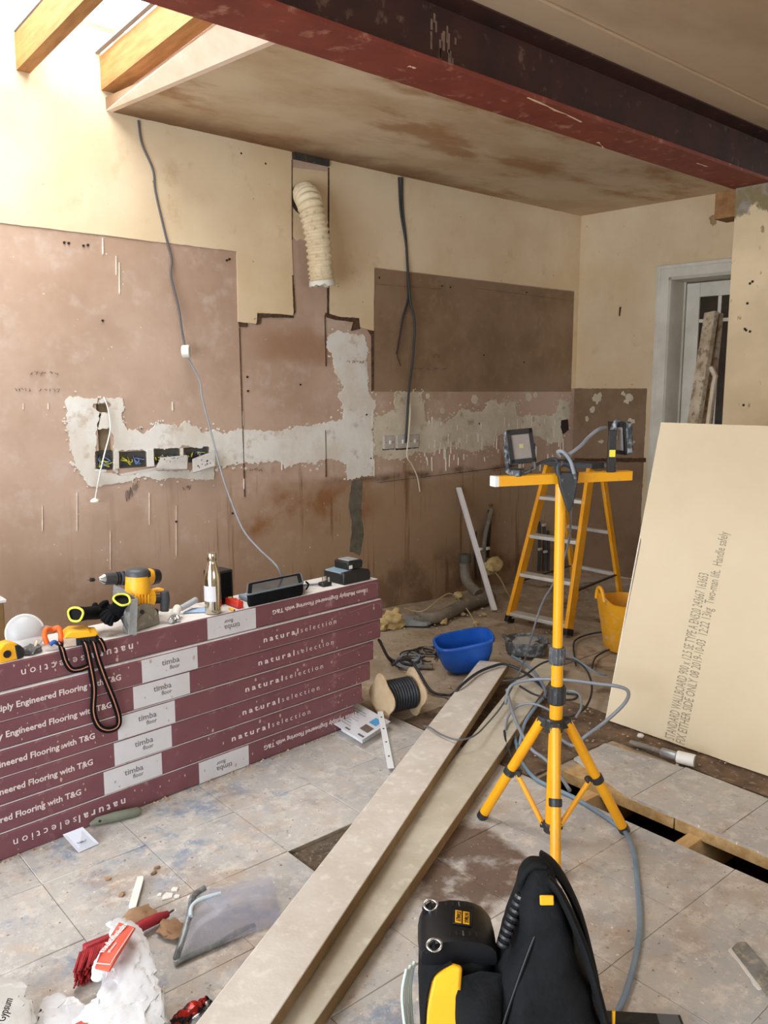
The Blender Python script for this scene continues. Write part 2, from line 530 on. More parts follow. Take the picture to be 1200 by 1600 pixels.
# ------------------------------------------------------------------ the long wall with its socket openings
Z3 = lambda a, b: (90 + a / 4.615, 600 + b / 4.615)
def wrect(u0, v0, u1, v1):
    a, b = W(u0, v1), W(u1, v0)
    return a.x, a.z, b.x, b.z
HOLES = []
hole_px = [((275, 480), (400, 620)), ((440, 485), (638, 602)), ((690, 465), (880, 575)), ((905, 455), (1088, 560))]
for (a0, b0), (a1, b1) in hole_px:
    c0 = W(*Z3((a0 + a1) / 2, (b0 + b1) / 2)); l = W(*Z3(a0, (b0 + b1) / 2)).x; r = W(*Z3(a1, (b0 + b1) / 2)).x
    tz = W(*Z3((a0 + a1) / 2, b0)).z; bz = W(*Z3((a0 + a1) / 2, b1)).z
    HOLES.append((l, bz, r, tz, .04))
l, tz = W(*Z3(283, 322)).x, W(*Z3(340, 322)).z
HOLES.append((l + .004, HOLES[0][3] , HOLES[0][2] - .003, tz, .018))
q = (W(*Z3(265, 205)), W(*Z3(370, 142)))
HOLES.append((q[0].x + .01, q[0].z, q[1].x, q[1].z, .02))
X0, X1, ZT = -2.3, 5.5, 3.12
xs = sorted({X0, X1} | {h[0] for h in HOLES} | {h[2] for h in HOLES})
zs = sorted({-.05, ZT} | {h[1] for h in HOLES} | {h[3] for h in HOLES})
mb = MB()
def inside(x, z):
    for h in HOLES:
        if h[0] < x < h[2] and h[1] < z < h[3]: return h
for i in range(len(xs) - 1):
    for j in range(len(zs) - 1):
        h = inside((xs[i] + xs[i + 1]) / 2, (zs[j] + zs[j + 1]) / 2)
        y = WALL_Y + (h[4] if h else 0)
        mb.add([(xs[i], y, zs[j]), (xs[i + 1], y, zs[j]), (xs[i + 1], y, zs[j + 1]), (xs[i], y, zs[j + 1])], [(0, 1, 2, 3)])
for (a, b, c_, d, e) in HOLES:
    for p0, p1 in (((a, b), (c_, b)), ((c_, b), (c_, d)), ((c_, d), (a, d)), ((a, d), (a, b))):
        mb.add([(p0[0], WALL_Y, p0[1]), (p1[0], WALL_Y, p1[1]), (p1[0], WALL_Y + e, p1[1]), (p0[0], WALL_Y + e, p0[1])], [(0, 1, 2, 3)])
mb.box(((X0 + X1) / 2, WALL_Y + .14, ZT / 2), (X1 - X0, .1, ZT + .1))
wall_back = struct(mb.build('wall_back', M_PLASTER, smooth=0, fix=False))
WF = frame((0, WALL_Y, 0), (1, 0, 0), (0, 0, 1))
def patch(name, px, th, m, amp=.006, step=.02, seed=1, conv=W, lab=None, F=WF, back=.002):
    poly = []
    for p in px:
        if isinstance(p, tuple) and len(p) == 2:
            q = conv(*p); poly.append((q.x, q.z))
        else: poly.append((p[1], p[2]))             # ('w', x, z) given in metres
    if amp: poly = jag(poly, amp, step, seed)
    o = MB().prism(poly, -back, th, F).build(name, m, wall_back, smooth=0)
    if lab: o['label'] = lab
    return o
PX4 = lambda a, b: (340 + a / 2.858, 220 + b / 2.858)
PX5 = lambda a, b: (560 + a / 2.858, 400 + b / 2.858)
CZ = 2.756
patch('paint_layer', [('w', X0, 2.18), (369, 393), (371.5, 503), (400, 506), (403, 491), (456, 493), (459, 488), (457, 430), (455, 374), (455, 247), ('w', W(455, 247).x, CZ), ('w', 1.8, CZ), ('w', 1.8, ZT - .01), ('w', X0, ZT - .01)], .006, M_CREAM, .002, .03, 2, lab='cream paint above the pink plaster')
patch('paint_layer', [(514, 262), (512, 470), (511, 490), (527, 496), (560, 497), (562, 511), (583, 517), (584, 418), (897, 455), (892, 607), ('w', 5.5, W(899, 607).z), ('w', 5.5, CZ), ('w', W(514, 262).x, CZ)], .006, M_CREAM, .002, .03, 3, lab='cream paint right of the duct')
patch('paint_layer', [(457, 262), (457, 368), (463, 376), (470, 373), (480, 378), (511, 376), (512, 268)], .002, M_CREAM, .003, .01, 4, lab='cream paint inside the duct chase')
patch('brown_panel', [(584.5, 419), (896.5, 456), (892, 612), (583, 612)], .003, M_BROWN, .0015, .03, 5, lab='brown plaster rectangle left by a wall unit')
z3 = [(60, 120), (150, 97), (300, 95), (470, 100), (470, 160), (450, 240), (500, 345), (560, 330), (620, 358), (700, 290), (730, 270), (780, 305), (880, 312), (910, 272), (1000, 300), (1030, 350), (1130, 330), (1200, 362), (1330, 350), (1330, 590), (1200, 590), (1135, 592), (1130, 690), (1000, 685), (860, 680), (740, 692), (640, 668), (560, 690), (460, 712), (340, 716), (250, 730), (190, 690), (140, 630), (120, 540), (80, 420), (75, 340), (60, 250)]
# filler is cut out around the openings: left, top and bottom pieces
def zz(L_): return [Z3(a, b) for a, b in L_]
patch('filler_patch', zz([(60, 120), (150, 97), (300, 95), (285, 140), (258, 160), (295, 212), (290, 325), (272, 360), (285, 420), (272, 480), (272, 625), (430, 650), (450, 660), (720, 612), (735, 625), (940, 622), (960, 640), (1088, 565), (1135, 592), (1130, 690), (1000, 685), (860, 680), (740, 692), (640, 668), (560, 690), (460, 712), (340, 716), (250, 730), (190, 690), (140, 630), (120, 540), (80, 420), (75, 340), (60, 250)]), .005, M_FILLER, .012, .005, 6, lab='white filler round the open sockets')
patch('filler_patch', zz([(300, 95), (470, 100), (470, 160), (450, 240), (500, 345), (560, 330), (620, 358), (700, 290), (730, 270), (780, 305), (880, 312), (910, 272), (1000, 300), (1030, 350), (1130, 330), (1180, 362), (1180, 590), (1135, 592), (1090, 560), (1090, 455), (900, 452), (885, 462), (690, 462), (640, 482), (440, 482), (432, 640), (402, 625), (402, 480), (400, 400), (385, 330), (372, 320), (290, 325), (295, 212), (370, 212), (370, 140), (285, 140)]), .005, M_FILLER, .012, .005, 7, lab='white filler above the open sockets')
c4 = [(-20, 1318), (100, 1290), (240, 1300), (330, 1285), (440, 1265), (560, 1240), (565, 1190), (540, 1130), (560, 1100), (520, 1030), (520, 960), (480, 920), (500, 870), (540, 850), (650, 865), (665, 900), (668, 1010), (672, 1120), (710, 1180), (695, 1200), (695, 1490), (580, 1515), (575, 1440), (500, 1420), (450, 1430), (440, 1450), (400, 1430), (300, 1462), (270, 1430), (120, 1445), (-20, 1455)]
patch('filler_patch', [PX4(a, b) for a, b in c4], .004, M_FILLER, .014, .005, 8, lab='pale filler cross with a tall upright')
c5 = [(70, 720), (160, 690), (165, 610), (280, 605), (290, 660), (300, 735), (360, 730), (390, 745), (420, 725), (460, 680), (500, 690), (550, 700), (590, 640), (640, 660), (700, 650), (705, 710), (780, 715), (880, 710), (900, 640), (935, 650), (940, 720), (910, 760), (910, 830), (860, 840), (800, 800), (700, 790), (620, 800), (600, 850), (500, 875), (420, 850), (300, 880), (250, 880), (200, 910), (110, 905), (70, 880)]
patch('filler_patch', [PX5(a, b) for a, b in c5], .0045, M_FILLER2, .016, .006, 9, lab='ragged grey filler behind the switches')
for k, (a, b, r) in enumerate([(520, 640, 14), (375, 690, 10), (760, 630, 13), (790, 620, 8), (310, 625, 9), (440, 770, 9)]):
    patch('filler_patch', [PX5(a + r * math.cos(q), b + 1.5 * r * math.sin(q)) for q in np.linspace(0, 6.28, 9)[:-1]], .0042, M_FILLER2, .006, .008, 20 + k)
random.seed(17)
def specks(poly_px, n, seed, m, th, spread=7):
    mb = MB(); random.seed(seed)
    L_ = len(poly_px)
    for _ in range(n):
        i = random.randrange(L_); f = random.random()
        a_, b_ = poly_px[i], poly_px[(i + 1) % L_]
        u = a_[0] + (b_[0] - a_[0]) * f + random.gauss(0, spread); v = a_[1] + (b_[1] - a_[1]) * f + random.gauss(0, spread)
        q = W(u, v); r = random.uniform(.003, .012)
        pl = [(q.x + r * random.uniform(.4, 1.3) * math.cos(t2), q.z + r * random.uniform(.3, 1.0) * math.sin(t2)) for t2 in np.linspace(0, 6.28, 9)[:-1]]
        mb.prism(pl, -.001, th, WF)
    o = mb.build('filler_specks', m, wall_back, smooth=0, fix=False); o['kind'] = 'stuff'
specks([Z3(a, b) for a, b in z3], 130, 3, M_FILLER, .0045, 5)
specks([PX4(a, b) for a, b in c4], 120, 4, M_FILLER, .0036, 4)
specks([PX5(a, b) for a, b in c5], 240, 5, M_FILLER2, .004, 8)
for h in HOLES[4:]:
    MB().prism(jag([(h[0], h[1]), (h[2], h[1]), (h[2], h[3]), (h[0], h[3])], .002, .01, 3), -h[4], -h[4] + .004, WF).build('mortar_chase', M_CHASE, wall_back, smooth=0)
# cement chase under the filler, cracks and vertical scars
patch('mortar_strip', [(549, 752), (566, 748), (564, 800), (569, 835), (562, 868), (546, 862), (550, 820), (545, 790)], .002, M_MORTAR, .006, .01, 11, lab='grey mortar strip where a unit joint was')
for px in ([(400, 507), (401, 489), (440, 491), (458, 493), (458, 497), (420, 496), (407, 497), (406, 507)], [(508, 489), (530, 495), (560, 497), (562, 514), (548, 517), (552, 503), (524, 500), (508, 495)],
           [(573, 515), (583, 517), (583, 610), (580, 612), (580, 525)], [(372, 503), (386, 505), (386, 511), (373, 511)], [(511, 450), (513.5, 450), (513.5, 492), (511, 490)], [(455.5, 430), (457.5, 430), (461, 488), (458, 492)]):
    patch('dark_crack', px, .0066, M_DARKLINE, .002, .006, 13)
for u0, v0, u1, v1, w in [(373.5, 512, 382, 776, .8), (507, 492, 509, 572, .8), (508, 672, 509, 745, .8), (455, 250, 455.5, 374, 1.2), (513, 262, 513, 450, 1.4), (586, 444, 690, 452, .5), (590, 754, 800, 728, 1.2), (740, 450, 893, 470, .4)]:
    w *= .5
    patch('dark_crack', [(u0 - w, v0), (u0 + w, v0), (u1 + w, v1 + w), (u1 - w, v1)], .0064, M_DARKLINE, .0008, .02, 15)
random.seed(3)
M_SCRAPE = mat('white_scrape', 'e4ddd0', rough=.9)
for k in range(70):
    u = random.uniform(660, 880); v = random.uniform(650, 725); h = random.uniform(4, 22)
    w = random.uniform(.3, .8); e = random.uniform(-1, 1)
    patch('scrape_mark', [(u, v), (u + w, v), (u + w + e, v + h), (u + e, v + h)], .0056, M_SCRAPE, .001, .01, k)
for u, v, h, w in [(160, 372, 26, 1.4), (186, 410, 50, 1.6), (181, 400, 30, 1.2), (269, 628, 14, 1.6), (379, 642, 24, 1.3), (381, 740, 24, 1.4), (581, 640, 26, 1), (581, 690, 40, .9), (584, 720, 25, .9), (233, 770, 50, .35), (275, 790, 80, .35), (120, 770, 60, .3), (66, 790, 40, .3), (36, 630, 10, 1), (75, 630, 10, 1), (440, 720, 15, 1.2), (172, 830, 60, .3)]:
    w *= .45
    patch('scrape_mark', [(u - w * .4, v), (u + w * .4, v), (u + w * 1.5, v + h * .9), (u, v + h), (u - w * .8, v + h * .85)], .0056, M_SCRAPE, .001, .008, 31)
M_INK = mat('marker_ink', '3a3040', rough=.9)
def scribble(u, v, w, h, n, seed, tilt=0.0):
    random.seed(seed)
    mb = MB()
    for k in range(n):
        p = []
        cu = u + w * k / n
        for j in range(4):
            a = cu + random.uniform(0, w / n * .9); b = v + random.uniform(0, h) + tilt * (cu - u)
            q = W(a, b); p.append((q.x, WALL_Y - .0066, q.z))
        mb.tube(p, .0011, 4)
    o = mb.build('pencil_scribble', M_INK, wall_back, smooth=0)
scribble(45, 580, 46, 7, 6, 1); scribble(22, 606, 26, 6, 5, 2); scribble(60, 607, 34, 6, 5, 3)
scribble(195, 765, 20, 22, 9, 4, -.9); scribble(284, 757, 14, 9, 3, 5); scribble(388, 730, 22, 7, 6, 6)
scribble(540, 563, 28, 5, 7, 7); scribble(676, 553, 14, 6, 2, 8); scribble(640, 575, 60, 3, 5, 9)
M_HOLEDK = mat('dark_plug_hole', '2c1d14', rough=.9)
for u, v in [(100, 379), (107, 380), (130, 384), (137, 383), (354, 407), (358, 405), (592, 434), (690, 447), (703, 449), (822, 457), (386, 589), (387, 611), (469, 601), (376, 240), (414, 256), (160, 501), (634, 665), (748, 662), (755, 555), (818, 566), (363, 802), (275, 815)]:
    q = W(u, v)
    MB().cyl((q.x, WALL_Y + .002, q.z), (q.x, WALL_Y - .0068, q.z), .006, n=8).build('screw_hole', M_HOLEDK, wall_back)
patch('dark_crack', [(876, 657), (886, 655), (888, 672), (879, 678), (875, 668)], .006, M_HOLEDK, .004, .006, 41)

# ------------------------------------------------------------------ right wall with the door
SK = math.tan(math.radians(4))
RW = lambda y, d=0.0: Vector((5.5 + (4.05 - y) * SK + d, y, 0))
def onR(u, v, d=0.0):
    r = ray(u, v); x0 = 5.5 + 4.05 * SK + d
    return EYE + r * (x0 / (r.x + SK * r.y))
dl = onR(1043, 500).y; dt = onR(1043, 434).z; dr = dl - .82
RF = frame(RW(0), RW(-1) - RW(0), (0, 0, 1))         # x runs towards the camera room, z out of the wall
fx = lambda y: (-y) / math.cos(math.radians(4))
mb = MB()
for y0, y1, z0, z1 in ((4.2, dl, -.05, ZT), (dl, dr, dt, ZT), (dr, 1.2, -.05, ZT)):
    mb.prism([(fx(y0), z0), (fx(y1), z0), (fx(y1), z1), (fx(y0), z1)], -.22, 0, RF)
wall_right = struct(mb.build('wall_right', M_CREAM, smooth=0))
def rpatch(name, pts, th, m, amp, seed):
    poly = [(fx(onR(u, v).y), onR(u, v).z) for u, v in pts]
    o = MB().prism(jag(poly, amp, .006, seed), -.002, th, RF).build(name, m, wall_right, smooth=0)
    return o
pz = onR(905, 607).z
yl = onR(1011, 607).y
MB().prism(jag([(fx(4.05), 0), (fx(yl), 0), (fx(yl), pz), (fx(4.05), pz)], .004, .02, 3), -.002, .003, RF).build('brown_panel', M_BROWN, wall_right, smooth=0)
random.seed(5)
for u, v, r in [(933, 622, 8), (982, 624, 8), (940, 690, 4), (925, 640, 3), (985, 660, 5), (960, 700, 5), (975, 615, 4), (918, 655, 4), (990, 690, 3)]:
    rpatch('filler_patch', [(u + r * math.cos(a), v + .9 * r * math.sin(a)) for a in np.linspace(0, 6.28, 9)[:-1]], .005, M_FILLER2, .022, int(u))
rpatch('dark_crack', [(899, 716), (1009, 716), (1009, 722), (899, 721)], .006, M_DARKLINE, .004, 4)
rpatch('dark_crack', [(968, 480), (971, 479), (969, 494), (967, 494)], .004, M_DARKLINE, .001, 4)
rpatch('damp_patch', [(1108, 340), (1118, 336), (1120, 348), (1113, 356), (1109, 350)], .002, mat('damp_brown', 'a58a66', '93764f', 20, .9), .008, 8)
# door lining, architrave, leaf
door = struct(thing('door_1', 'white half-glazed inner door standing in its frame', 'door', (0, 0, 0)))
M_LINING = mat('grey_white_lining', 'c4bfb2', 'b3ad9f', 5, .5)
ax = lambda y: fx(y)
mb = MB()
mb.prism([(ax(dl) - .085, 0), (ax(dl) + .0, 0), (ax(dl) + .0, dt), (ax(dr), dt), (ax(dr), dt + .085), (ax(dl) - .085, dt + .085)], 0, .018, RF)
mb.prism([(ax(dl) - .085, 0), (ax(dl) - .06, 0), (ax(dl) - .06, dt + .06), (ax(dr), dt + .06), (ax(dr), dt + .085), (ax(dl) - .085, dt + .085)], .018, .03, RF)
mb.build('architrave', M_WHITE, door, bevel=.003)
mb = MB()
mb.prism([(ax(dl), 0), (ax(dl) + .02, 0), (ax(dl) + .02, dt), (ax(dl), dt)], -.3, .012, RF)
mb.prism([(ax(dl), dt - .02), (ax(dr), dt - .02), (ax(dr), dt), (ax(dl), dt)], -.3, .012, RF)
mb.prism([(ax(dl) + .02, 0), (ax(dl) + .035, 0), (ax(dl) + .035, dt - .02), (ax(dl) + .02, dt - .02)], -.3, -.19, RF)
mb.build('door_lining', M_LINING, door)
a0, a1, b1 = ax(dl) + .038, ax(dr), dt - .03
st = .1
bars = [a0 + st + .005, a0 + st + .14, a0 + st + .28, a0 + st + .42, a1 - .02]
zb = [.1, .98, dt - .42, dt - .17]
mb = MB()
mb.prism([(a0, .01), (a0 + st, .01), (a0 + st, b1), (a0, b1)], -.24, -.2, RF)
mb.prism([(a1 - .1, .01), (a1, .01), (a1, b1), (a1 - .1, b1)], -.24, -.2, RF)
mb.prism([(a0 + st, b1 - .1), (a1 - .1, b1 - .1), (a1 - .1, b1), (a0 + st, b1)], -.24, -.2, RF)
mb.prism([(a0 + st, .01), (a1 - .1, .01), (a1 - .1, .2), (a0 + st, .2)], -.24, -.2, RF)
leaf = mb.build('door_leaf', M_WHITE, door, bevel=.003)
mb = MB()
gx0, gx1, gz1 = a0 + st, a1 - .1, b1 - .1
for k in (1, 2, 3):
    x = gx0 + (gx1 - gx0) * k / 4
    mb.prism([(x - .012, .2), (x + .012, .2), (x + .012, gz1), (x - .012, gz1)], -.232, -.205, RF)
for z in (gz1 - .17, 1.0, .6):
    mb.prism([(gx0, z - .012), (gx1, z - .012), (gx1, z + .012), (gx0, z + .012)], -.2315, -.2055, RF)
mb.build('glazing_bar', M_WHITE, leaf)
M_DGLASS = mat('dark_door_glass', '2a2521', '3a332c', 6, .12)
rows = [.2, .6, 1.0, gz1 - .17, gz1]
for i in range(4):
    for j in range(4):
        x0, x1 = gx0 + (gx1 - gx0) * i / 4, gx0 + (gx1 - gx0) * (i + 1) / 4
        MB().prism([(x0, rows[j]), (x1, rows[j]), (x1, rows[j + 1]), (x0, rows[j + 1])], -.222, -.216, RF).build('pane', M_DGLASS, leaf, smooth=0)
MB().span((5.95, dr - .3, -.05), (6.0, dl + .3, ZT)).build('wall_hallway', M_BROWN)['kind'] = 'structure'

# pier that carries the steel, and the rest of the room
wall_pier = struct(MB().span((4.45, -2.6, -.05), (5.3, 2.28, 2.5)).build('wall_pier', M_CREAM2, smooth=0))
MB().span((4.46, 2.28, 2.36), (4.6, 2.40, 2.5)).build('padstone', mat('padstone_brick', '9a7248', '7c5836', 14, .9, bump=.6), wall_pier)
for z in (2.25, 2.22): pass
for u, v in ((1172, 443), (1166, 516), (1168, 474), (1172, 518), (1176, 440), (1162, 633), (1164, 514)):
    q = VX(u, v, 4.45)
    MB().cyl((4.455, q.y, q.z), (4.447, q.y, q.z), .007, n=8).build('screw_hole', M_HOLEDK, wall_pier)
wall_left = MB()
for y0, y1, z0, z1 in ((-2.6, -.65, -.05, ZT), (2.45, 4.2, -.05, ZT), (-.65, 2.45, 2.2, ZT)):
    wall_left.span((-2.45, y0, z0), (-2.3, y1, z1))
wall_left = struct(wall_left.build('wall_left', M_CREAM, smooth=0))
wr = MB()
for x0, x1, z0, z1 in ((-2.45, .35, -.05, ZT), (2.25, 5.3, -.05, ZT), (.35, 2.25, -.05, .85), (.35, 2.25, 2.15, ZT)):
    wr.span((x0, -2.75, z0), (x1, -2.6, z1))
struct(wr.build('wall_rear', M_CREAM, smooth=0))

# ------------------------------------------------------------------ ceilings, steel, rooflight
e1 = P(425, 62, CZ)
e0 = W(165, 172)
kx = (e1.x - 1.746) / (e1.y - 4.05)
ex = lambda y: 1.746 + (y - 4.05) * kx
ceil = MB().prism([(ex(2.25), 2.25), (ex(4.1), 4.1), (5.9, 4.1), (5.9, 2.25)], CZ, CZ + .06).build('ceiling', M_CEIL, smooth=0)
struct(ceil)
struct(MB().span((-2.45, -2.75, 2.75), (5.3, 2.14, 2.85)).build('ceiling_near', M_CEIL2, smooth=0))
MB().span((-2.3, 1.94, 2.738), (4.45, 2.125, 2.752)).build('plaster_strip', M_CEIL2, bpy.data.objects['ceiling_near'], bevel=.006)
BZ = 2.5
beam = thing('steel_beam', 'long red-brown steel beam running across the ceiling', 'beam', (1, 2.19, BZ))
bx0, bx1 = -2.28, 4.75
MB().span((bx0, 2.09, BZ), (bx1, 2.30, BZ + .018)).build('bottom_flange', M_RUST, beam, bevel=.002)
MB().span((bx0, 2.185, BZ + .018), (bx1, 2.205, BZ + .232)).build('web', M_RUST2, beam)
MB().span((bx0, 2.09, BZ + .232), (bx1, 2.30, BZ + .25)).build('top_flange', M_RUST2, beam)
random.seed(9)
M_FLAKE = mat('bare_plaster_smear', 'd3b79a', rough=.9)
for u0, v0, u1, v1 in ((825, 152, 910, 190), (935, 222, 945, 232), (1090, 255, 1105, 260), (640, 103, 650, 106)):
    a, b = P(u0, v0, BZ), P(u1, v1, BZ)
    n = 6
    poly = [(a.x + (b.x - a.x) * k / n, a.y + (b.y - a.y) * k / n + random.uniform(.001, .012)) for k in range(n + 1)] + [(a.x + (b.x - a.x) * k / n, a.y + (b.y - a.y) * k / n - random.uniform(.0, .004)) for k in range(n, -1, -1)]
    MB().prism(jag(poly, .002, .01, 3), BZ - .001, BZ + .002).build('plaster_smear', M_FLAKE, beam, smooth=0)
random.seed(19)
for k in range(14):
    u = random.uniform(668, 716); v = 8 + (u - 668) * .9 + random.uniform(0, 50); h = random.uniform(10, 34)
    a_, b_ = W(u, v, 2.184), W(u + random.uniform(.8, 2.2), v + h, 2.184)
    if b_.z < BZ + .02: continue
    MB().span((a_.x, 2.1835, b_.z), (b_.x + .003, 2.1855, min(a_.z, BZ + .23))).build('plaster_smear', mat('dull_smear', '8a7260', '6a5446', 40, .9), beam, smooth=0)
MB().span((-2.3, 2.14, 2.752), (5.3, 2.25, 2.9)).build('ceiling_edge', M_CEIL2, bpy.data.objects['ceiling_near'])
cheek = MB()
zr = lambda y: 2.842 + (4.05 - y) * .045
ys = (4.06, 2.24)
v_ = [(ex(y), y, CZ - .002) for y in ys] + [(1.815, y, zr(y) - .002) for y in ys]
v2 = [(a + .03, b, c_) for a, b, c_ in v_]
cheek.add(v_ + v2, [(0, 1, 3, 2), (4, 6, 7, 5), (0, 4, 5, 1), (2, 3, 7, 6), (0, 2, 6, 4), (1, 5, 7, 3)])
cheek = cheek.build('trim_1', M_CHEEK, smooth=0); struct(cheek)
roof = struct(thing('window_1', 'open rooflight with bare rafters in the flat roof', 'rooflight', (1, 3.2, 2.9)))
r1 = (W(28, 123).x + W(44, 124).x) / 2
for k, x in enumerate((r1 - .79, r1 - .4, r1, 1.772)):
    mb = MB()
    w = .09 if k == 3 else .058
    pts = []
    for y in (4.06, 2.24):
        for dx, dz in ((-w / 2, 0), (w / 2, 0), (w / 2, .15), (-w / 2, .15)): pts.append((x + dx, y, zr(y) + dz))
    mb.add(pts, [(3, 2, 1, 0), (4, 5, 6, 7), (0, 1, 5, 4), (1, 2, 6, 5), (2, 3, 7, 6), (3, 0, 4, 7)])
    mb.build('rafter', M_TIMBER, roof)
xsr = [r1 - 1.19, r1 - .79, r1 - .4, r1, 1.762, 1.80]
for k in range(4):
    pts = [(xsr[k], y, zr(y) + .155) for y in (4.1, 2.24)] + [(xsr[k + 1] - .012, y, zr(y) + .155) for y in (4.1, 2.24)]
    pts += [(a, b, c_ + .006) for a, b, c_ in pts]
    MB().add(pts, [(0, 1, 3, 2), (4, 6, 7, 5), (0, 4, 5, 1), (2, 3, 7, 6), (0, 2, 6, 4), (1, 5, 7, 3)]).build('pane', M_PANE, roof, smooth=0)
M_BAR = mat('grey_glazing_bar', '8d949c', rough=.4)
for x in (r1 - .4, r1, 1.735):
    MB().bar((x - .02, 4.06, zr(4.06) + .166), (x - .02, 2.24, zr(2.24) + .166), .022, .012).build('glazing_bar', M_BAR, roof)
struct(MB().prism([(-2.45, 2.2), (r1 - 1.19, 2.2), (r1 - 1.19, 4.2), (-2.45, 4.2)], 2.95, 3.02).build('ceiling_left', M_CEIL, smooth=0))
# ------------------------------------------------------------------ floor
TS, TX0, TY0 = .325, .72, 2.05                       # tile size and one corner of the grid
GX0, GX1, GY0, GY1 = 2.345, 2.505, .2, 1.86          # long opening with the joists
mb = MB()
def slab(x0, x1, y0, y1, z=-.012): mb.span((x0, y0, z - .03), (x1, y1, z))
hx0, hx1, hy0, hy1 = TX0 + 2 * TS, TX0 + 3 * TS, TY0 - TS, TY0
slab(-2.45, hx0, -2.75, 2.62, -.003); slab(hx1, GX0, -2.75, 2.62, -.003); slab(hx0, hx1, -2.75, hy0, -.003); slab(hx0, hx1, hy1, 2.62, -.003); slab(hx0, hx1, hy0, hy1, -.016)
slab(GX0, GX1, -2.75, GY0); slab(GX0, GX1, GY1, 2.62); slab(GX1, 6.0, -2.75, 2.62)
floor = struct(mb.build('floor', M_DIRT, smooth=0))
# rough broken ground along the wall
nx, ny = 150, 44
gv, gf = [], []
for i in range(nx + 1):
    for j in range(ny + 1):
        x = -2.45 + 8.45 * i / nx; y = 2.6 + 1.5 * j / ny
        h = .012 * noise.fractal(Vector((x * 5, y * 5, 2)), 1.0, 2.0, 4) + .02 * max(0, noise.noise(Vector((x * 2.1, y * 2.1, 5)))) * (1 if x > 2.4 else .2)
        gv.append((x, y, -.008 + h * min(1, (y - 2.6) * 6)))
for i in range(nx):
    for j in range(ny):
        a = i * (ny + 1) + j
        gf.append((a, a + ny + 1, a + ny + 2, a + 1))
o = MB(); o.add(gv, gf); o = o.build('rough_ground', M_DIRT, floor, smooth=60, fix=False)
MB().span((hx0 + .001, hy0 + .001, -.02), (hx1 - .001, hy1 - .001, -.0135)).build('exposed_soil', mat('grey_brown_soil', '66584a', '4c4035', 22, .95, bump=.9, dust='8a7a68', dust_amt=.2), floor, smooth=0)
tile_src = None
random.seed(11)
for i in range(-6, 7):
    for j in range(-7, 2):
        x0, y0 = TX0 + i * TS, TY0 + j * TS
        if i == 2 and j == -1: continue                      # the missing tile
        xm, ym = x0 + TS / 2, y0 + TS / 2
        strip = i == 6
        if 5 <= i < 6: continue
        if strip:
            continue
        if i > 4: continue
        if tile_src is None:
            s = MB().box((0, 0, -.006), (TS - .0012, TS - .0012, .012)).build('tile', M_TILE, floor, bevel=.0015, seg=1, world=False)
            tile_src = s
        else:
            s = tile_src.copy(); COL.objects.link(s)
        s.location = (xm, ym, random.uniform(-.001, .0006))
# panel beyond the opening: tiles on boards
M_PLY = mat('plywood_edge', 'c9a877', 'a98453', 30, .8, bump=.3)
for k, (y0, y1) in enumerate(((.2, .72), (.725, 1.36), (1.365, 1.83))):
    MB().span((GX1 - .014, y0, -.046), (2.86, y1, -.006)).build('floor_board', M_PLY, floor, bevel=.001)
for k in range(5):
    y1 = 1.86 - k * .33
    pts = [(GX1 - .012, max(y1 - .329, .2)), (2.85, max(y1 - .327, .2)), (2.86 - .05 * (k == 0), y1 - .0), (2.60 if k == 0 else GX1 - .012, y1)]
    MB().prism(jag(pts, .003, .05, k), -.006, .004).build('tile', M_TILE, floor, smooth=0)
# void under the floor
vb = MB()
vb.span((GX0 - .3, GY0, -.42), (GX1 + .4, GY1, -.40)); vb.span((GX0 - .3, GY0 - .02, -.42), (GX1 + .4, GY0, -.042)); vb.span((GX0 - .3, GY1, -.42), (GX1 + .4, GY1 + .02, -.042))
vb.span((GX0 - .32, GY0, -.42), (GX0 - .3, GY1, -.042)); vb.span((GX1 + .4, GY0, -.42), (GX1 + .42, GY1, -.042))
vb.build('underfloor_soil', M_SOIL, floor, smooth=0)
for y in (1.285, 1.69, .86, .45):
    MB().span((GX0 - .28, y - .024, -.20), (GX1 + .38, y + .024, -.036)).build('joist', M_PALEWOOD, floor, bevel=.002)
M_COPPER = mat('dull_copper', '8a7b6c', '6d5a48', 10, .5, metal=.6)
for y in (1.10, 1.55):
    MB().tube([(GX0 - .28, y, -.22), (GX1 + .38, y + .05, -.24)], .011, 10).build('pipe', M_COPPER, floor)
# dark soil beyond the panel
gv, gf = [], []
nx, ny = 30, 60
for i in range(nx + 1):
    for j in range(ny + 1):
        x = 2.36 + .75 * i / nx; y = 1.2 + 1.4 * j / ny
        h = .012 * noise.fractal(Vector((x * 9, y * 9, 7)), 1.0, 2.0, 4)
        inn = 1 if (x > 2.87 or y > 1.87) else 0
        gv.append((x, y, (-.006 + h * .6) if inn else -.06))
gf = [(i * (ny + 1) + j, (i + 1) * (ny + 1) + j, (i + 1) * (ny + 1) + j + 1, i * (ny + 1) + j + 1) for i in range(nx) for j in range(ny)
      if (2.36 + .75 * (i) / nx > 2.86 or 1.2 + 1.4 * (j) / ny > 1.87)]
o = MB(); o.add(gv, gf); o.build('soil_strip', mat('brown_rubble_soil', '7a634e', '584536', 10, .95, bump=.9, dust='93806c', dust_amt=.15), floor, smooth=60, fix=False)
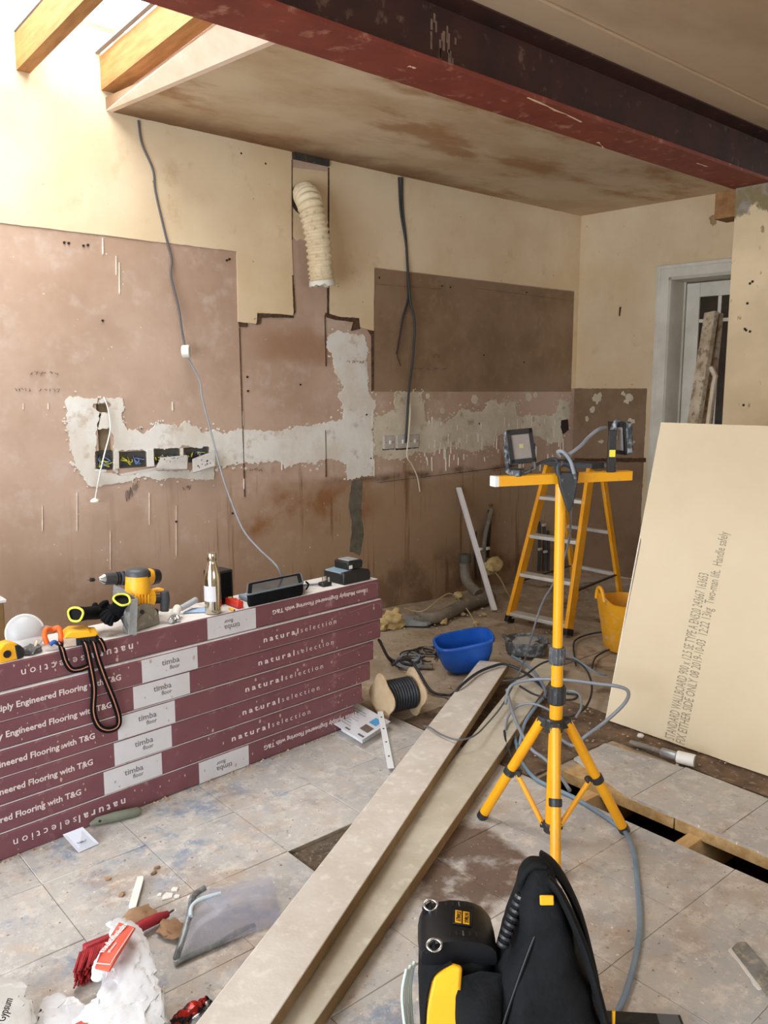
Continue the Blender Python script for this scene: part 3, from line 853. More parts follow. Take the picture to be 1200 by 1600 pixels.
# crumbs of plaster and grit, far too many to count
random.seed(21)
mb = MB()
def grit(n, x0, x1, y0, y1, r0, r1):
    for _ in range(n):
        x, y, r = random.uniform(x0, x1), random.uniform(y0, y1), random.uniform(r0, r1) * random.choice((.5, .7, 1))
        if GX0 - .01 < x < GX1 + .01 and y < GY1: continue
        if .4 < x < 2.35 and STACK_C + STACK_K * x - .02 < y < 2.95: continue
        a = random.uniform(0, 6.28); h = r * random.uniform(.4, .9)
        p = [(x + r * math.cos(a + k * 2.09) * random.uniform(.6, 1.2), y + r * math.sin(a + k * 2.09) * random.uniform(.6, 1.2), .0005) for k in range(3)]
        mb.add(p + [(x, y, h)], [(0, 2, 1), (0, 1, 3), (1, 2, 3), (2, 0, 3)])
grit(1500, .2, 2.34, .6, 2.62, .002, .006); grit(900, 2.2, 5.3, 2.6, 4.0, .004, .014); grit(250, 2.5, 3.1, 1.2, 2.6, .004, .012)
for k in range(110):                                       # crumbs swept against the foot of the stack
    x = random.uniform(.5, 2.2); y = STACK_C + STACK_K * x - random.uniform(.004, .03); r = random.uniform(.003, .009)
    mb.add([(x - r, y, 0), (x + r, y - r * .4, 0), (x, y + r, 0), (x, y, r)], [(0, 2, 1), (0, 1, 3), (1, 2, 3), (2, 0, 3)])
o = mb.build('plaster_crumbs', mat('plaster_crumb', 'b8a48c', '8a715a', 30, .95), None, smooth=0, fix=False)
tag(o, 'scattered plaster crumbs and grit over the floor', 'debris', kind='stuff')
# ------------------------------------------------------------------ stack of flooring packs
SD = Vector((1, STACK_K, 0)).normalized()            # along the stack
SN = Vector((STACK_K, -1, 0)).normalized()           # out of its front
BH = .0886
TOPZ = BH * 7
def FB(u, v, off):                                   # point on a plane 'off' behind the front of the stack
    d = ray(u, v)
    return EYE + d * ((STACK_C + off) / (d.y - STACK_K * d.x))
def face_x(u, i):                                    # distance along the face for photo column u in row i
    z = BH * (6.5 - i)
    d0 = None
    lo, hi = -1.0, 3.5
    for _ in range(40):
        m_ = (lo + hi) / 2
        q = Vector((m_, STACK_C + STACK_K * m_, z)) - EYE
        uu = 600 + FPX * q.dot(RIGHT) / q.dot(FWD)
        if uu < u: lo = m_
        else: hi = m_
    return lo
M_BOX = mat('maroon_carton', '77494f', '6c4047', 7, .6, bump=.08, dust='95706f', dust_amt=.04)
M_PAPER = mat('dusty_white_paper', 'dcd8d6', 'cfc9c6', 6, .75, dust='b7a996', dust_amt=.1)
M_LABEL = mat('pack_label_paper', 'cfcdd0', 'c4c1c3', 5, .7)
M_INKW = mat('pale_print', 'd9cbc9', rough=.7)
M_INKG = mat('grey_print', '6a666b', rough=.7)
M_SMEAR = mat('plaster_splash', 'b89f90', rough=.9)
M_CREASE = mat('film_crease', '99767a', rough=.5)
packs = ['flooring pack lying on top of the maroon stack, its lettering upside down', 'second flooring pack from the top of the maroon stack', 'third flooring pack from the top of the maroon stack',
         'middle flooring pack of the seven in the maroon stack', 'flooring pack just below the middle of the maroon stack', 'second flooring pack from the floor in the maroon stack', 'flooring pack on the floor under the maroon stack, lettering upside down']
rights = [2.323, 2.328, 2.322, 2.275, 2.256, 2.205, 2.157]
offs = [.016, -.002, .004, 0, .002, 0, -.002]
c7 = lambda a: a / 3.75
c8 = lambda a: 300 + a / 3.75
labels_px = [(c8(105), c8(388)), (c7(830), c7(1155)), (c7(785), c7(1115)), (c7(690), c7(1025)), (c7(672), c7(1007)), (c7(610), c7(948)), (c8(40), c8(330))]
ns_px = [(37, 212), (c8(415), c8(840)), (c8(390), c8(830)), (c8(310), c8(765)), (c8(295), c8(745)), (c8(230), c8(690)), (21, 196)]
tg_px = [(431, 579), c7(700), c7(650), c7(548), c7(538), c7(468), (c8(425), c8(800))]
random.seed(4)
for i in range(7):
    z0, z1 = BH * (6 - i), BH * (7 - i)
    pk = thing('flooring_pack', packs[i], 'flooring pack', (1.3, STACK_C + STACK_K * 1.3 + .12, z0), 0, 'packs of engineered flooring')
    def fp(x, z, out=0.0):
        return Vector((x, STACK_C + STACK_K * x, z)) - SN * offs[i] + SN * out
    dep = .205
    def quad(xa, xb, za, zb, o0, o1):
        a = [fp(xa, za, o0), fp(xb, za, o0), fp(xb, za, o1), fp(xa, za, o1), fp(xa, zb, o0), fp(xb, zb, o0), fp(xb, zb, o1), fp(xa, zb, o1)]
        return a, [(0, 3, 2, 1), (4, 5, 6, 7), (0, 1, 5, 4), (1, 2, 6, 5), (2, 3, 7, 6), (3, 0, 4, 7)]
    MB().add(*quad(.12, rights[i], z0 + .001, z1 - .003, 0, -dep)).build('carton', M_BOX, pk, bevel=.005)
    MB().add(*quad(.125, rights[i] - .004, z1 - .0032, z1 - .0006, -.004, -dep + .004)).build('top_sheet', M_PAPER, pk, bevel=.001)
    la, lb = face_x(labels_px[i][0], i), face_x(labels_px[i][1], i)
    lab_o = MB().add(*quad(la, lb, z0 + .003, z1 - .005, .0007, -.002)).build('paper_label', M_LABEL, pk, smooth=0)
    lab_o['label'] = 'pale grey paper label'
    flip = i in (0, 6)
    def TM(x, z, out=.0012):
        return frame(fp(x, z, out), -SD if flip else SD, (0, 0, -1) if flip else (0, 0, 1))
    lc = (la + lb) / 2
    s_ = -1 if flip else 1
    text('timba', .030, M_INKG, lab_o, TM(lc - .034 * s_, z0 + BH / 2 + .002 * s_), fit=.07)
    text('floor', .022, M_INKG, lab_o, TM(lc - .004 * s_, z0 + BH / 2 - .018 * s_), fit=.04)
    na, nb = face_x(ns_px[i][0], i), face_x(ns_px[i][1], i)
    L_ = nb - na
    mid = z0 + BH / 2 - .011 * s_
    if not flip:
        text('natural', .031, M_INKW, pk, TM(na, mid), bold=.0005, spacing=1.5, fit=L_ * .46)
        text('selection', .031, M_INKW, pk, TM(na + L_ * .495, mid), bold=-.0003, spacing=1.6, fit=L_ * .505)
        e = face_x(tg_px[i], i)
        text('18mm Multiply Engineered Flooring with T&G', .028, M_INKW, pk, TM(e - .52, mid + .002), bold=.0005, fit=.52)
    else:
        text('natural', .036, M_INKW, pk, TM(nb, mid), bold=.0006, spacing=1.5, fit=L_ * .44)
        text('selection', .036, M_INKW, pk, TM(nb - L_ * .46, mid), spacing=1.5, fit=L_ * .54)
        e0_, e1_ = face_x(tg_px[i][0], i), face_x(tg_px[i][1], i)
        if i == 0: text('18mm Multiply Engineered Flooring with T&G', .024, M_INKW, pk, TM(e1_, mid + .002), bold=.0003, fit=e1_ - e0_)
        else: text('18mm Multiply Engineered Flooring with T&G', .026, M_INKW, pk, TM(e1_ + .16, mid + .002), bold=.0003, fit=e1_ - e0_ + .16)
    mb = MB()
    for k in range(26):
        x = random.uniform(.6, rights[i] - .05); z = random.uniform(z0 + .008, z1 - .01); r = random.uniform(.0015, .005) * random.choice((.6, 1, 1, 1.6))
        p = [fp(x + r * math.cos(a) * .7, z + r * math.sin(a) * random.uniform(.7, 1.5), .0016) for a in np.linspace(0, 6.28, 7)[:-1]]
        mb.add(p, [tuple(range(6))])
    mb.build('plaster_splash', M_SMEAR, pk, smooth=0, fix=False)['kind'] = 'stuff'
    mb = MB()                                         # creased wrapping at the right end
    for k in range(1):
        zc = z1 - .012 - .02 * k
        mb.tube([fp(rights[i] - .05 - .06 * k - .05 * j, zc - .004 * j * (k + 1), .0006) for j in range(4)][::-1] + [fp(rights[i] - .014, zc - .008, .0006), fp(rights[i] - .01, zc - .03, .0006)], .0007, 5, smooth=3)
    mb.build('film_crease', M_CREASE, pk)

# ------------------------------------------------------------------ things on the stack
M_YEL = mat('tool_yellow', 'f0b01a', 'e2a012', 9, .45, dust='d6b98a', dust_amt=.08)
M_BLK = mat('black_plastic', '0f0f11', '18181a', 14, .45, dust='3a3836', dust_amt=.05)
M_BLKF = mat('black_fabric', '08090b', '101114', 40, .85, bump=.5, spec=.15)
M_GREYP = mat('grey_metal', 'a3a6a8', '8d9092', 10, .4, metal=.55, dust='b9b2a6', dust_amt=.12)
M_CHROME = mat('chrome', 'd2cec6', 'bdb49f', 3, .14, metal=1.0)
M_SILVER = mat('silver', 'c9cbcd', rough=.25, metal=1.0)
M_ORANGE = mat('orange_rubber', 'ee6a1c', 'dd5a14', 12, .5)
M_BLUE = mat('blue_rubber', '2460ad', '1c4f96', 12, .5)
M_REDP = mat('red_plastic', 'd0301f', 'bd2618', 10, .4)
M_DUSTY = mat('dusty_grey_rubber', '6a6a6c', '55565a', 18, .9, bump=.5, dust='a09a92', dust_amt=.2)
M_LIME = mat('yellow_trim', 'e2e34a', rough=.6)
M_WHITEP = mat('white_plastic', 'e8e6e0', 'dedbd2', 8, .4)
M_GREYC = mat('grey_cable', '7f848c', rough=.5)
M_BLACKC = mat('black_cable', '2c2d30', rough=.55)
TH = lambda name, label, cat, u, v, off=.08, rz=None, group=None: thing(name, label, cat, (FB(u, v, off).x, FB(u, v, off).y, TOPZ), 0, group)
def S(u, v, off, z):                                 # point above the stack, height z over it, in photo column u
    q = FB(u, v, off); return Vector((q.x, q.y, TOPZ + z))
UPV = Vector((0, 0, 1)); BK = -SN

# tape measure
t_ = TH('tape_measure', 'yellow and black tape measure at the left end of the flooring stack', 'tape measure', 14, 1020, .05)
prof = [(-.034, 0), (.026, 0), (.034, .012), (.034, .03), (.024, .052), (.004, .062), (-.018, .06), (-.034, .044)]
c0 = FB(12, 1029, .035); c0 = Vector((c0.x, c0.y, TOPZ))
MB().prism(prof, -.02, .02, frame(c0, SD, UPV)).build('case', M_YEL, t_, bevel=.006)
MB().prism([(.02, .002), (.042, .004), (.045, .03), (.032, .046), (.014, .05)], -.0215, .0215, frame(c0, SD, UPV)).build('rubber_bumper', M_BLK, t_, bevel=.004)
MB().prism([(.012 * math.cos(a) - .008, .026 + .012 * math.sin(a)) for a in np.linspace(0, 6.28, 13)[:-1]], .019, .0222, frame(c0, SD, UPV)).build('side_badge', M_BLK, t_)
# clear plastic dome
t_ = TH('plastic_dome', 'clear plastic dome standing behind the tape measure', 'dome', 38, 1000, .12)
c0 = S(40, 1000, .13, .048)
ax_ = (SN * .9 + UPV * .35 - SD * .2).normalized()
F_ = frame(c0, SD, UPV); F_ = Matrix.Translation(c0) @ ax_.to_track_quat('Z', 'Y').to_matrix().to_4x4()
M_CLEAR = film_mat('cloudy_plastic', 'd8dde2', .42, .3)
MB().lathe([(.058, 0), (.056, .012), (.048, .026), (.034, .036), (.016, .041), (.002, .042)], 28, F_).build('dome', M_CLEAR, t_, smooth=80)
mb = MB(); mb.tube([F_ @ Vector((.058 * math.cos(a), .058 * math.sin(a), 0)) for a in np.linspace(0, 6.2832, 33)], .003, 6); mb.build('rim', M_WHITEP, t_)
# crumpled grey rag and pencil stub
q = S(48, 1012, .05, .012)
tag(lump(q, .03, 3, (1.2, .8, .5), .5).build('rag', M_DUSTY, None, smooth=60), 'crumpled dark grey rag beside the orange pliers', 'rag')
q0, q1 = S(50, 1018, .035, .006), S(58, 1000, .06, .032)
tag(MB().cyl(q0, q1, .0045, .0045, 8).build('pencil_stub', mat('raw_pencil_wood', 'd9cfb0', rough=.7), None), 'short pale pencil stub leaning on the grey rag', 'pencil')
# pliers
t_ = TH('pliers', 'pliers with orange rubber handles next to the yellow battery', 'pliers', 80, 1000, .07)
for sgn, (a, b, c_, d) in ((-1, ((83, 985), (72, 983), (70, 995), (74, 1006))), (1, ((80, 985), (91, 981), (95, 992), (95, 1004)))):
    MB().tube([FB(a[0], a[1], .07), FB(b[0], b[1], .06), FB(c_[0], c_[1], .05), FB(d[0], d[1], .045)], [.0085] * 13, 10, smooth=4).build('handle', M_ORANGE, t_, smooth=80)
MB().tube([FB(78, 1008, .035), FB(84, 1003, .035), FB(92, 1006, .04), FB(101, 1004, .05)], .007, 8, smooth=4).build('inner_grip', M_BLUE, t_, smooth=80)
MB().tube([FB(84, 984, .08), FB(70, 981, .12), FB(62, 985, .13)], [.011, .006], 8, smooth=4).build('jaw', M_DUSTY, t_, smooth=80)
# battery
t_ = TH('battery', 'yellow and black tool battery under a glove cuff', 'battery', 128, 985, .06)
c0 = FB(126, 994, .045); c0 = Vector((c0.x, c0.y, TOPZ)); F_ = frame(c0, SD * .9 + SN * .3, UPV)
MB().prism([(-.055, 0), (.055, 0), (.055, .024), (-.055, .03)], -.045, .03, F_).build('lower_case', M_BLK, t_, bevel=.004)
for k in range(7): MB().prism([(-.008 + k * .009, .003), (-.003 + k * .009, .003), (-.003 + k * .009, .022), (-.008 + k * .009, .022)], .03, .0325, F_).build('rib', M_BLK, t_, smooth=0)
MB().prism([(-.058, .026), (.055, .024), (.05, .036), (.03, .038), (.025, .046), (-.035, .05), (-.05, .04)], -.047, .032, F_).build('upper_case', M_YEL, t_, bevel=.004)
MB().prism([(-.056, .002), (-.018, .002), (-.018, .03), (-.056, .034)], .030, .032, F_).build('rating_label', mat('worn_label', 'cdb9a6', 'b09a88', 20, .7), t_, smooth=0)
# gloves
def glove(label, cuff, cdir, palm, tips, thumb, r):
    g = thing('work_glove', label, 'glove', (palm.x, palm.y, TOPZ), 0, 'black work gloves with yellow cuffs')
    mid = cuff + (palm - cuff) * .5
    MB().tube([cuff, mid, palm], [r, r * .85, r * .95], 14, smooth=0, cap=False).build('cuff_sleeve', M_BLKF, g, smooth=80)
    pm = MB(); dv = (palm - cuff).normalized()
    pm.ellipsoid(palm + dv * .012, (r * 1.15, r * .75, r * .95), dv.to_track_quat('X', 'Z').to_matrix(), 14, 9)
    pm.build('palm', M_BLKF, g, smooth=80)
    for tp in tips: MB().tube([palm + (tp - palm) * .2, palm + (tp - palm) * .6 + UPV * .008, tp], [.0115, .0085], 8, smooth=4).build('finger', M_BLKF, g, smooth=80)
    MB().tube([palm + (thumb - palm) * .15, palm + (thumb - palm) * .6 + UPV * .006, thumb], [.0125, .009], 8, smooth=4).build('thumb', M_BLKF, g, smooth=80)
    F_ = Matrix.Translation(cuff) @ (cuff - palm).to_track_quat('Z', 'Y').to_matrix().to_4x4()
    mb = MB(); mb.tube([F_ @ Vector((r * (1.02 + .09 * math.sin(3 * a)) * math.cos(a), r * (.95 + .09 * math.cos(2 * a)) * math.sin(a), 0)) for a in np.linspace(0, 6.2832, 25)], .0038, 7); mb.build('cuff_edge', M_LIME, g, smooth=80)
    MB().prism([(r * .93 * math.cos(a), r * .93 * math.sin(a)) for a in np.linspace(0, 6.2832, 21)[:-1]], -.012, -.008, F_).build('dark_inside', mat('glove_lining', '08080a', rough=1), g)
glove('black glove with its yellow cuff lying on the battery', FB(118, 960, .055), None, FB(150, 957, .12), [FB(168, 941, .13), FB(173, 948, .13), FB(175, 956, .12), FB(170, 964, .11)], FB(148, 944, .13), .026)
glove('black glove with its yellow cuff against the saw plate', FB(191, 937, .035), None, FB(181, 956, .075), [FB(160, 970, .06), FB(165, 974, .05), FB(172, 977, .045), FB(157, 963, .08)], FB(170, 950, .1), .028)
# circular saw lying on its side
t_ = TH('circular_saw', 'yellow circular saw lying on its side on the flooring stack', 'power saw', 222, 975, .08)
MB().add([FB(177, 912, .16), FB(214, 936, .03), FB(209, 994, -.012), FB(199, 990, .0), FB(176, 940, .16), FB(179, 911, .165), FB(216, 935, .035), FB(211, 993, -.007), FB(201, 989, .005), FB(178, 939, .165)],
         [(0, 1, 2, 3, 4), (9, 8, 7, 6, 5), (0, 5, 6, 1), (1, 6, 7, 2), (2, 7, 8, 3), (3, 8, 9, 4), (4, 9, 5, 0)]).build('base_plate', M_GREYP, t_, smooth=0)
MB().add([FB(203, 937, .03), FB(214, 935, .03), FB(212, 992, -.01), FB(200, 991, -.005)] + [p + SN * .006 for p in (FB(203, 937, .03), FB(214, 935, .03), FB(212, 992, -.01), FB(200, 991, -.005))],
         [(0, 1, 2, 3), (7, 6, 5, 4), (0, 4, 5, 1), (1, 5, 6, 2), (2, 6, 7, 3), (3, 7, 4, 0)]).build('plate_edge', M_GREYP, t_, smooth=0)
b0, b1 = FB(215, 928, .09), FB(215, 899, .09); axm = (b1 - b0).normalized()
Fm = Matrix.Translation(b0) @ axm.to_track_quat('Z', 'Y').to_matrix().to_4x4()
hm = (b1 - b0).length
MB().lathe([(.038, 0), (.043, .004), (.042, hm * .6), (.041, hm)], 24, Fm).build('motor_housing', M_YEL, t_, smooth=50)
MB().lathe([(.0425, hm), (.042, hm + .014), (.036, hm + .022), (.02, hm + .025), (.002, hm + .0255)], 24, Fm).build('motor_cap', mat('dark_grey_plastic', '4a4c50', '3c3e42', 12, .5), t_, smooth=50)
for k in range(8):
    a = -2.6 + k * .3
    MB().box(Fm @ Vector((.0425 * math.cos(a), .0425 * math.sin(a), hm + .004)), (.006, .004, .016), RZ(a)).build('vent', M_BLK, t_)
MB().tube([FB(207, 935, .08), FB(238, 934, .08)], [.034, .03], 20).build('gear_housing', M_YEL, t_, bevel=.004)
for k in range(5):
    MB().tube([FB(212 + k * 5, 943, .044), FB(212 + k * 5, 929, .044)], .0025, 6).build('rib', M_YEL, t_)
MB().tube([FB(236, 925, .1), FB(247, 922, .09), FB(254, 924, .085)], .010, 10, smooth=4).build('handle_bridge', M_YEL, t_, smooth=80)
MB().tube([FB(239, 936, .09), FB(250, 936, .08)], .016, 12).build('handle_neck', M_BLK, t_)
MB().tube([FB(257, 923, .07), FB(258, 935, .068), FB(257, 956, .06)], [.014, .017, .015], 14).build('grip', mat('grip_rubber', '3a3b3f', rough=.75), t_, bevel=.005)
gc = FB(222, 980, .055)
mb = MB()
pts = []
for k in range(17):
    a = math.pi * k / 16
    pts.append((.072 * math.cos(a), .088 * math.sin(a)))
M_GUARD = mat('blade_guard', '8b867a', '777268', 12, .55, dust='a89f90', dust_amt=.2)
MB().prism(pts, -.018, .012, frame(Vector((gc.x, gc.y, TOPZ + .002)), SD + BK * .25, UPV)).build('blade_guard', M_GUARD, t_, bevel=.006)
MB().prism([(p[0] * .55, p[1] * .5 + .01) for p in pts], .012, .016, frame(Vector((gc.x, gc.y, TOPZ + .002)), SD + BK * .25, UPV)).build('guard_boss', M_GUARD, t_, bevel=.002)
MB().cyl(FB(222, 956, .035), FB(222, 956, .06), .008, n=10).build('bolt', M_BLK, t_)
# drill behind the saw
t_ = TH('cordless_drill', 'cordless drill with dark chuck pointing left behind the saw', 'drill', 200, 930, .17)
A = lambda u, v=0: FB(u, 906 - (u - 140) * .05 + v, .165)
MB().tube([A(136), A(150)], [.001, .003], 8).build('bit', M_SILVER, t_)
MB().tube([A(141), A(147)], [.007, .007], 10).build('bit_holder', M_BLK, t_)
MB().tube([A(154), A(160), A(162)], [.007, .017, .019], 18).build('chuck_jaws', M_SILVER, t_)
MB().tube([A(162), A(181)], [.020, .022], 18).build('chuck', mat('chuck_grey', '3d3e44', '2f3035', 12, .45), t_, bevel=.002)
for k in range(3): MB().tube([A(182 + k * 5), A(185.5 + k * 5)], .0235 + .001 * k, 18).build('torque_ring', mat('blue_grey', '3c465c', rough=.5) if k == 1 else M_BLK, t_, bevel=.001)
MB().tube([A(197), A(206), A(232), A(240)], [.027, .031, .031, .027], 18).build('motor_body', M_YEL, t_)
MB().tube([A(236), A(248)], [.031, .026], 18).build('rear_cap', M_BLK, t_, bevel=.004)
MB().bar(A(222, 8), S(226, 940, .16, .02), .035, .045).build('handle', M_BLK, t_, bevel=.008)
MB().box(S(226, 940, .16, .018), (.08, .06, .034)).build('battery_pack', M_BLK, t_, bevel=.005)
# pipe cutter and clear tube
t_ = TH('pipe_cutter', 'silver pipe cutter lying between the saw and the bottle', 'pipe cutter', 275, 958, .05)
MB().tube([S(272, 950, .06, .018), S(277, 938, .1, .034)], [.017, .015], 14).build('body', M_WHITEP, t_, bevel=.003)
MB().tube([S(266, 964, .03, .012), S(271, 955, .05, .016)], [.011, .013], 10).build('jaw', M_SILVER, t_, bevel=.002)
MB().tube([S(279, 962, .03, .008), S(276, 955, .05, .014)], [.008, .01], 10).build('wheel', M_SILVER, t_)
tb = MB().tube([S(282, 940, .12, .022), S(306, 926, .15, .034)], [.011, .012], 14)
tag(tb.build('clear_tube', mat('cloudy_tube', 'b9c0c6', 'a7aeb5', 9, .25), None, bevel=.002), 'cloudy grey plastic tube resting behind the pipe cutter', 'tube')
cardp = [S(286, 945, .12, .006), S(322, 945, .07, .006), S(322, 935, .12, .006), S(300, 935, .15, .006)]
mb = MB(); mb.add(cardp + [p - UPV * .004 for p in cardp], [(0, 1, 2, 3), (7, 6, 5, 4), (0, 4, 5, 1), (1, 5, 6, 2), (2, 6, 7, 3), (3, 7, 4, 0)])
tag(mb.build('blue_card', mat('pale_blue_card', '9fb9d6', rough=.7), None, smooth=0), 'pale blue card lying left of the steel bottle', 'card')
# steel bottle
t_ = TH('steel_bottle', 'shiny steel drinks bottle with a pale wrap on the flooring stack', 'bottle', 333, 950, .06)
c0 = FB(333, 946, .05); c0 = Vector((c0.x, c0.y, TOPZ))
F_ = Matrix.Translation(c0)
MB().lathe([(.001, 0), (.027, 0), (.030, .004), (.031, .02), (.031, .13), (.0295, .145), (.024, .168), (.0175, .188), (.0155, .196), (.0155, .2)], 32, F_).build('bottle_body', M_CHROME, t_, smooth=60)
MB().lathe([(.0165, .2), (.0175, .202), (.0175, .226), (.016, .229), (.001, .23)], 28, F_).build('cap', M_CHROME, t_, smooth=40)
mb = MB(); rr = []
for z in (.05, .108):
    rr.append([c0 + Vector((.0315 * math.cos(a), .0315 * math.sin(a), z)) for a in np.linspace(math.radians(150), math.radians(262), 14)])
mb.v = rr[0] + rr[1]; mb.f = [[k, k + 1, 15 + k, 14 + k] for k in range(13)]
mb.build('paper_wrap', M_LABEL, t_, fix=False)
# black speaker box
t_ = TH('speaker_box', 'upright black speaker box behind the steel bottle', 'speaker', 345, 930, .17)
a, b = FB(341, 905, .165), None
MB().box(Vector((a.x, a.y, TOPZ + .066)), (.085, .075, .132), RZ(.15)).build('cabinet', M_BLK, t_, bevel=.004)
MB().box(Vector((a.x, a.y, TOPZ + .066)) + SN * .0385, (.07, .003, .115), RZ(.15)).build('grille', M_BLKF, t_)
# red tool, knife, pencil
t_ = TH('red_level', 'small red torpedo level beside the steel bottle', 'level', 368, 935, .08)
MB().bar(S(353, 925, .14, .014), S(376, 943, .03, .014), .026, .026).build('level_body', M_REDP, t_, bevel=.003)
for k in (.3, .55, .8):
    p = S(353, 925, .14, .028).lerp(S(376, 943, .03, .028), k)
    MB().box(p, (.016, .016, .005), RZ(.8)).build('vial_window', mat('vial_green', 'a7a05a', rough=.3) if k < .5 else M_REDP, t_, bevel=.001)
t_ = TH('utility_knife', 'blue-grey utility knife beside the black zip case', 'knife', 385, 930, .08)
MB().bar(S(377, 922, .16, .010), S(397, 936, .06, .010), .03, .018).build('knife_handle', mat('blue_grey_plastic', '94a3b4', '8493a5', 9, .4), t_, bevel=.005)
MB().bar(S(397, 936, .06, .010), S(402, 940, .035, .008), .012, .003).build('blade', M_SILVER, t_)
t_ = TH('pencil', 'yellow pencil lying at the foot of the red level', 'pencil', 362, 948, .03)
MB().tube([S(358, 940, .05, .005), S(366, 952, .012, .005)], .0042, 6).build('shaft', M_YEL, t_)
MB().tube([S(366, 952, .012, .005), S(367.5, 954, .006, .005)], [.004, .001], 6).build('tip', M_BLK, t_)
# zip case
t_ = TH('zip_case', 'black fabric zip case with grey piping on the flooring stack', 'case', 432, 915, .1)
cs = [S(386, 938, .02, 0), S(474, 918, .02, 0), S(470, 918, .17, 0), S(388, 938, .17, 0)]
def rrect(c4_, z, r, n=5):
    pts = []
    for k in range(4):
        p, a, b = c4_[k], c4_[k - 1], c4_[(k + 1) % 4]
        d0, d1 = (a - p).normalized(), (b - p).normalized()
        for j in range(n):
            f = j / (n - 1)
            pts.append(p + d0 * r * (1 - f) ** 2 + d1 * r * f ** 2 + UPV * z)
    return pts
ctr = sum(cs, Vector()) / 4
def scl(f): return [ctr + (p - ctr) * f for p in cs]
MB().ring_loft([rrect(scl(.97), .001, .02), rrect(scl(1.0), .012, .02), rrect(scl(1.0), .045, .02), rrect(scl(.985), .052, .02), rrect(scl(.92), .052, .02), rrect(scl(.86), .046, .02)]).build('case_body', M_BLKF, t_, smooth=50)
pr = rrect(scl(1.0), .05, .02); MB().tube(pr + pr[:1], .0035, 6).build('piping', mat('grey_piping', '6a7078', rough=.5), t_, smooth=80)
MB().ring_loft([rrect(scl(.84), .047, .02), rrect(scl(.84), .0485, .02)]).build('clear_window', mat('dark_pvc', '2b2e33', rough=.15), t_)
MB().tube([S(478, 912, .05, .045), S(482, 912, .05, .03), S(478, 914, .05, .012)], .004, 6, smooth=4).build('carry_loop', M_BLKF, t_)
# plug
t_ = TH('mains_plug', 'small black mains plug with its pins up on the stack', 'plug', 509, 905, .09)
c0 = S(508, 902, .085, 0)
MB().prism([(-.026, -.018), (.02, -.022), (.027, 0), (.02, .022), (-.026, .018)], 0, .016, Matrix.Translation(c0)).build('plug_body', M_BLK, t_, bevel=.005)
for dx, dy in ((-.012, 0), (.01, .011), (.01, -.011)): MB().box(c0 + Vector((dx, dy, .026)), (.007, .004, .022)).build('pin', M_SILVER, t_)
# charger with battery
t_ = TH('battery_charger', 'black battery charger at the right end of the flooring stack', 'charger', 550, 900, .1)
c0 = FB(560, 906, .03); c0 = Vector((c0.x, c0.y, TOPZ))
Fc = frame(c0, SD, UPV)
MB().prism([(-.085, 0), (.075, 0), (.075, .035), (.066, .048), (.01, .056), (-.085, .05)], -.13, 0, Fc).build('charger_body', M_BLK, t_, bevel=.006)
MB().prism([(-.084, .047), (-.02, .052), (-.02, .056), (-.084, .052)], -.12, -.02, Fc).build('status_panel', mat('grey_blue_label', '7e95a6', rough=.5), t_)
t_ = TH('tool_battery', 'black tool battery sitting in the charger', 'battery', 550, 880, .1)
MB().prism([(-.04, .055), (.045, .057), (.047, .085), (.04, .092), (-.036, .092), (-.042, .085)], -.11, -.02, Fc).build('battery_case', M_BLK, t_, bevel=.006)
MB().prism([(-.03, .0915), (.034, .0915), (.03, .095), (-.026, .095)], -.1, -.03, Fc).build('top_plate', mat('light_grey_plastic', '8d9096', rough=.5), t_, bevel=.002)
MB().prism([(-.036, .06), (-.018, .06), (-.018, .075), (-.036, .075)], -.02, -.018, Fc).build('sticker', M_PAPER, t_, smooth=0)
# strap hanging down the front
t_ = thing('lifting_strap', 'black strap with orange stripes hanging down the flooring packs', 'strap', (FB(150, 1100, 0).x, FB(150, 1100, 0).y - .01, .3))
M_STRIPE = mat('orange_stripe', 'b97a5e', rough=.8)
def ribbon(path, w, name, m, lift=0.0):
    pts = catmull([Vector(p) for p in path], 6)
    mb = MB()
    L_, R_ = [], []
    for k, p in enumerate(pts):
        tng = (pts[min(k + 1, len(pts) - 1)] - pts[max(k - 1, 0)]).normalized()
        sd = tng.cross(SN)
        if sd.length < .3: sd = SD.copy()
        sd.normalize()
        L_.append(p - sd * w / 2 + SN * lift); R_.append(p + sd * w / 2 + SN * lift)
    mb.ring_loft([[L_[k], R_[k], R_[k] - SN * .0018, L_[k] - SN * .0018] for k in range(len(pts))])
    mb.build(name, m, t_, smooth=60)
O = -.012
p1 = [FB(124, 1000, .05) + UPV * .01, FB(133, 1006, .0) , FB(140, 1035, O), FB(147, 1075, O), FB(146, 1112, O), FB(154, 1134, O), FB(168, 1141, O), FB(183, 1136, O), FB(186, 1122, O), FB(178, 1095, O - .004), FB(166, 1065, O - .004), FB(155, 1035, O - .004), FB(150, 1018, O - .004), FB(146, 1004, -.002), FB(140, 998, .04) + UPV * .01]
ribbon(p1, .021, 'webbing', M_BLKF); ribbon(p1, .0036, 'stripe', M_STRIPE, .0012)
p2 = [FB(92, 1008, .03) + UPV * .01, FB(97, 1014, O), FB(103, 1034, O), FB(112, 1046, O), FB(125, 1046, O), FB(138, 1041, O)]
ribbon(p2, .019, 'webbing', M_BLKF); ribbon(p2, .0032, 'stripe', M_STRIPE, .0012)
p3 = [FB(150, 992, .05) + UPV * .01, FB(154, 997, O), FB(160, 1006, O), FB(164, 1018, O)]
ribbon(p3, .018, 'webbing', M_BLKF); ribbon(p3, .0032, 'stripe', M_STRIPE, .0012)
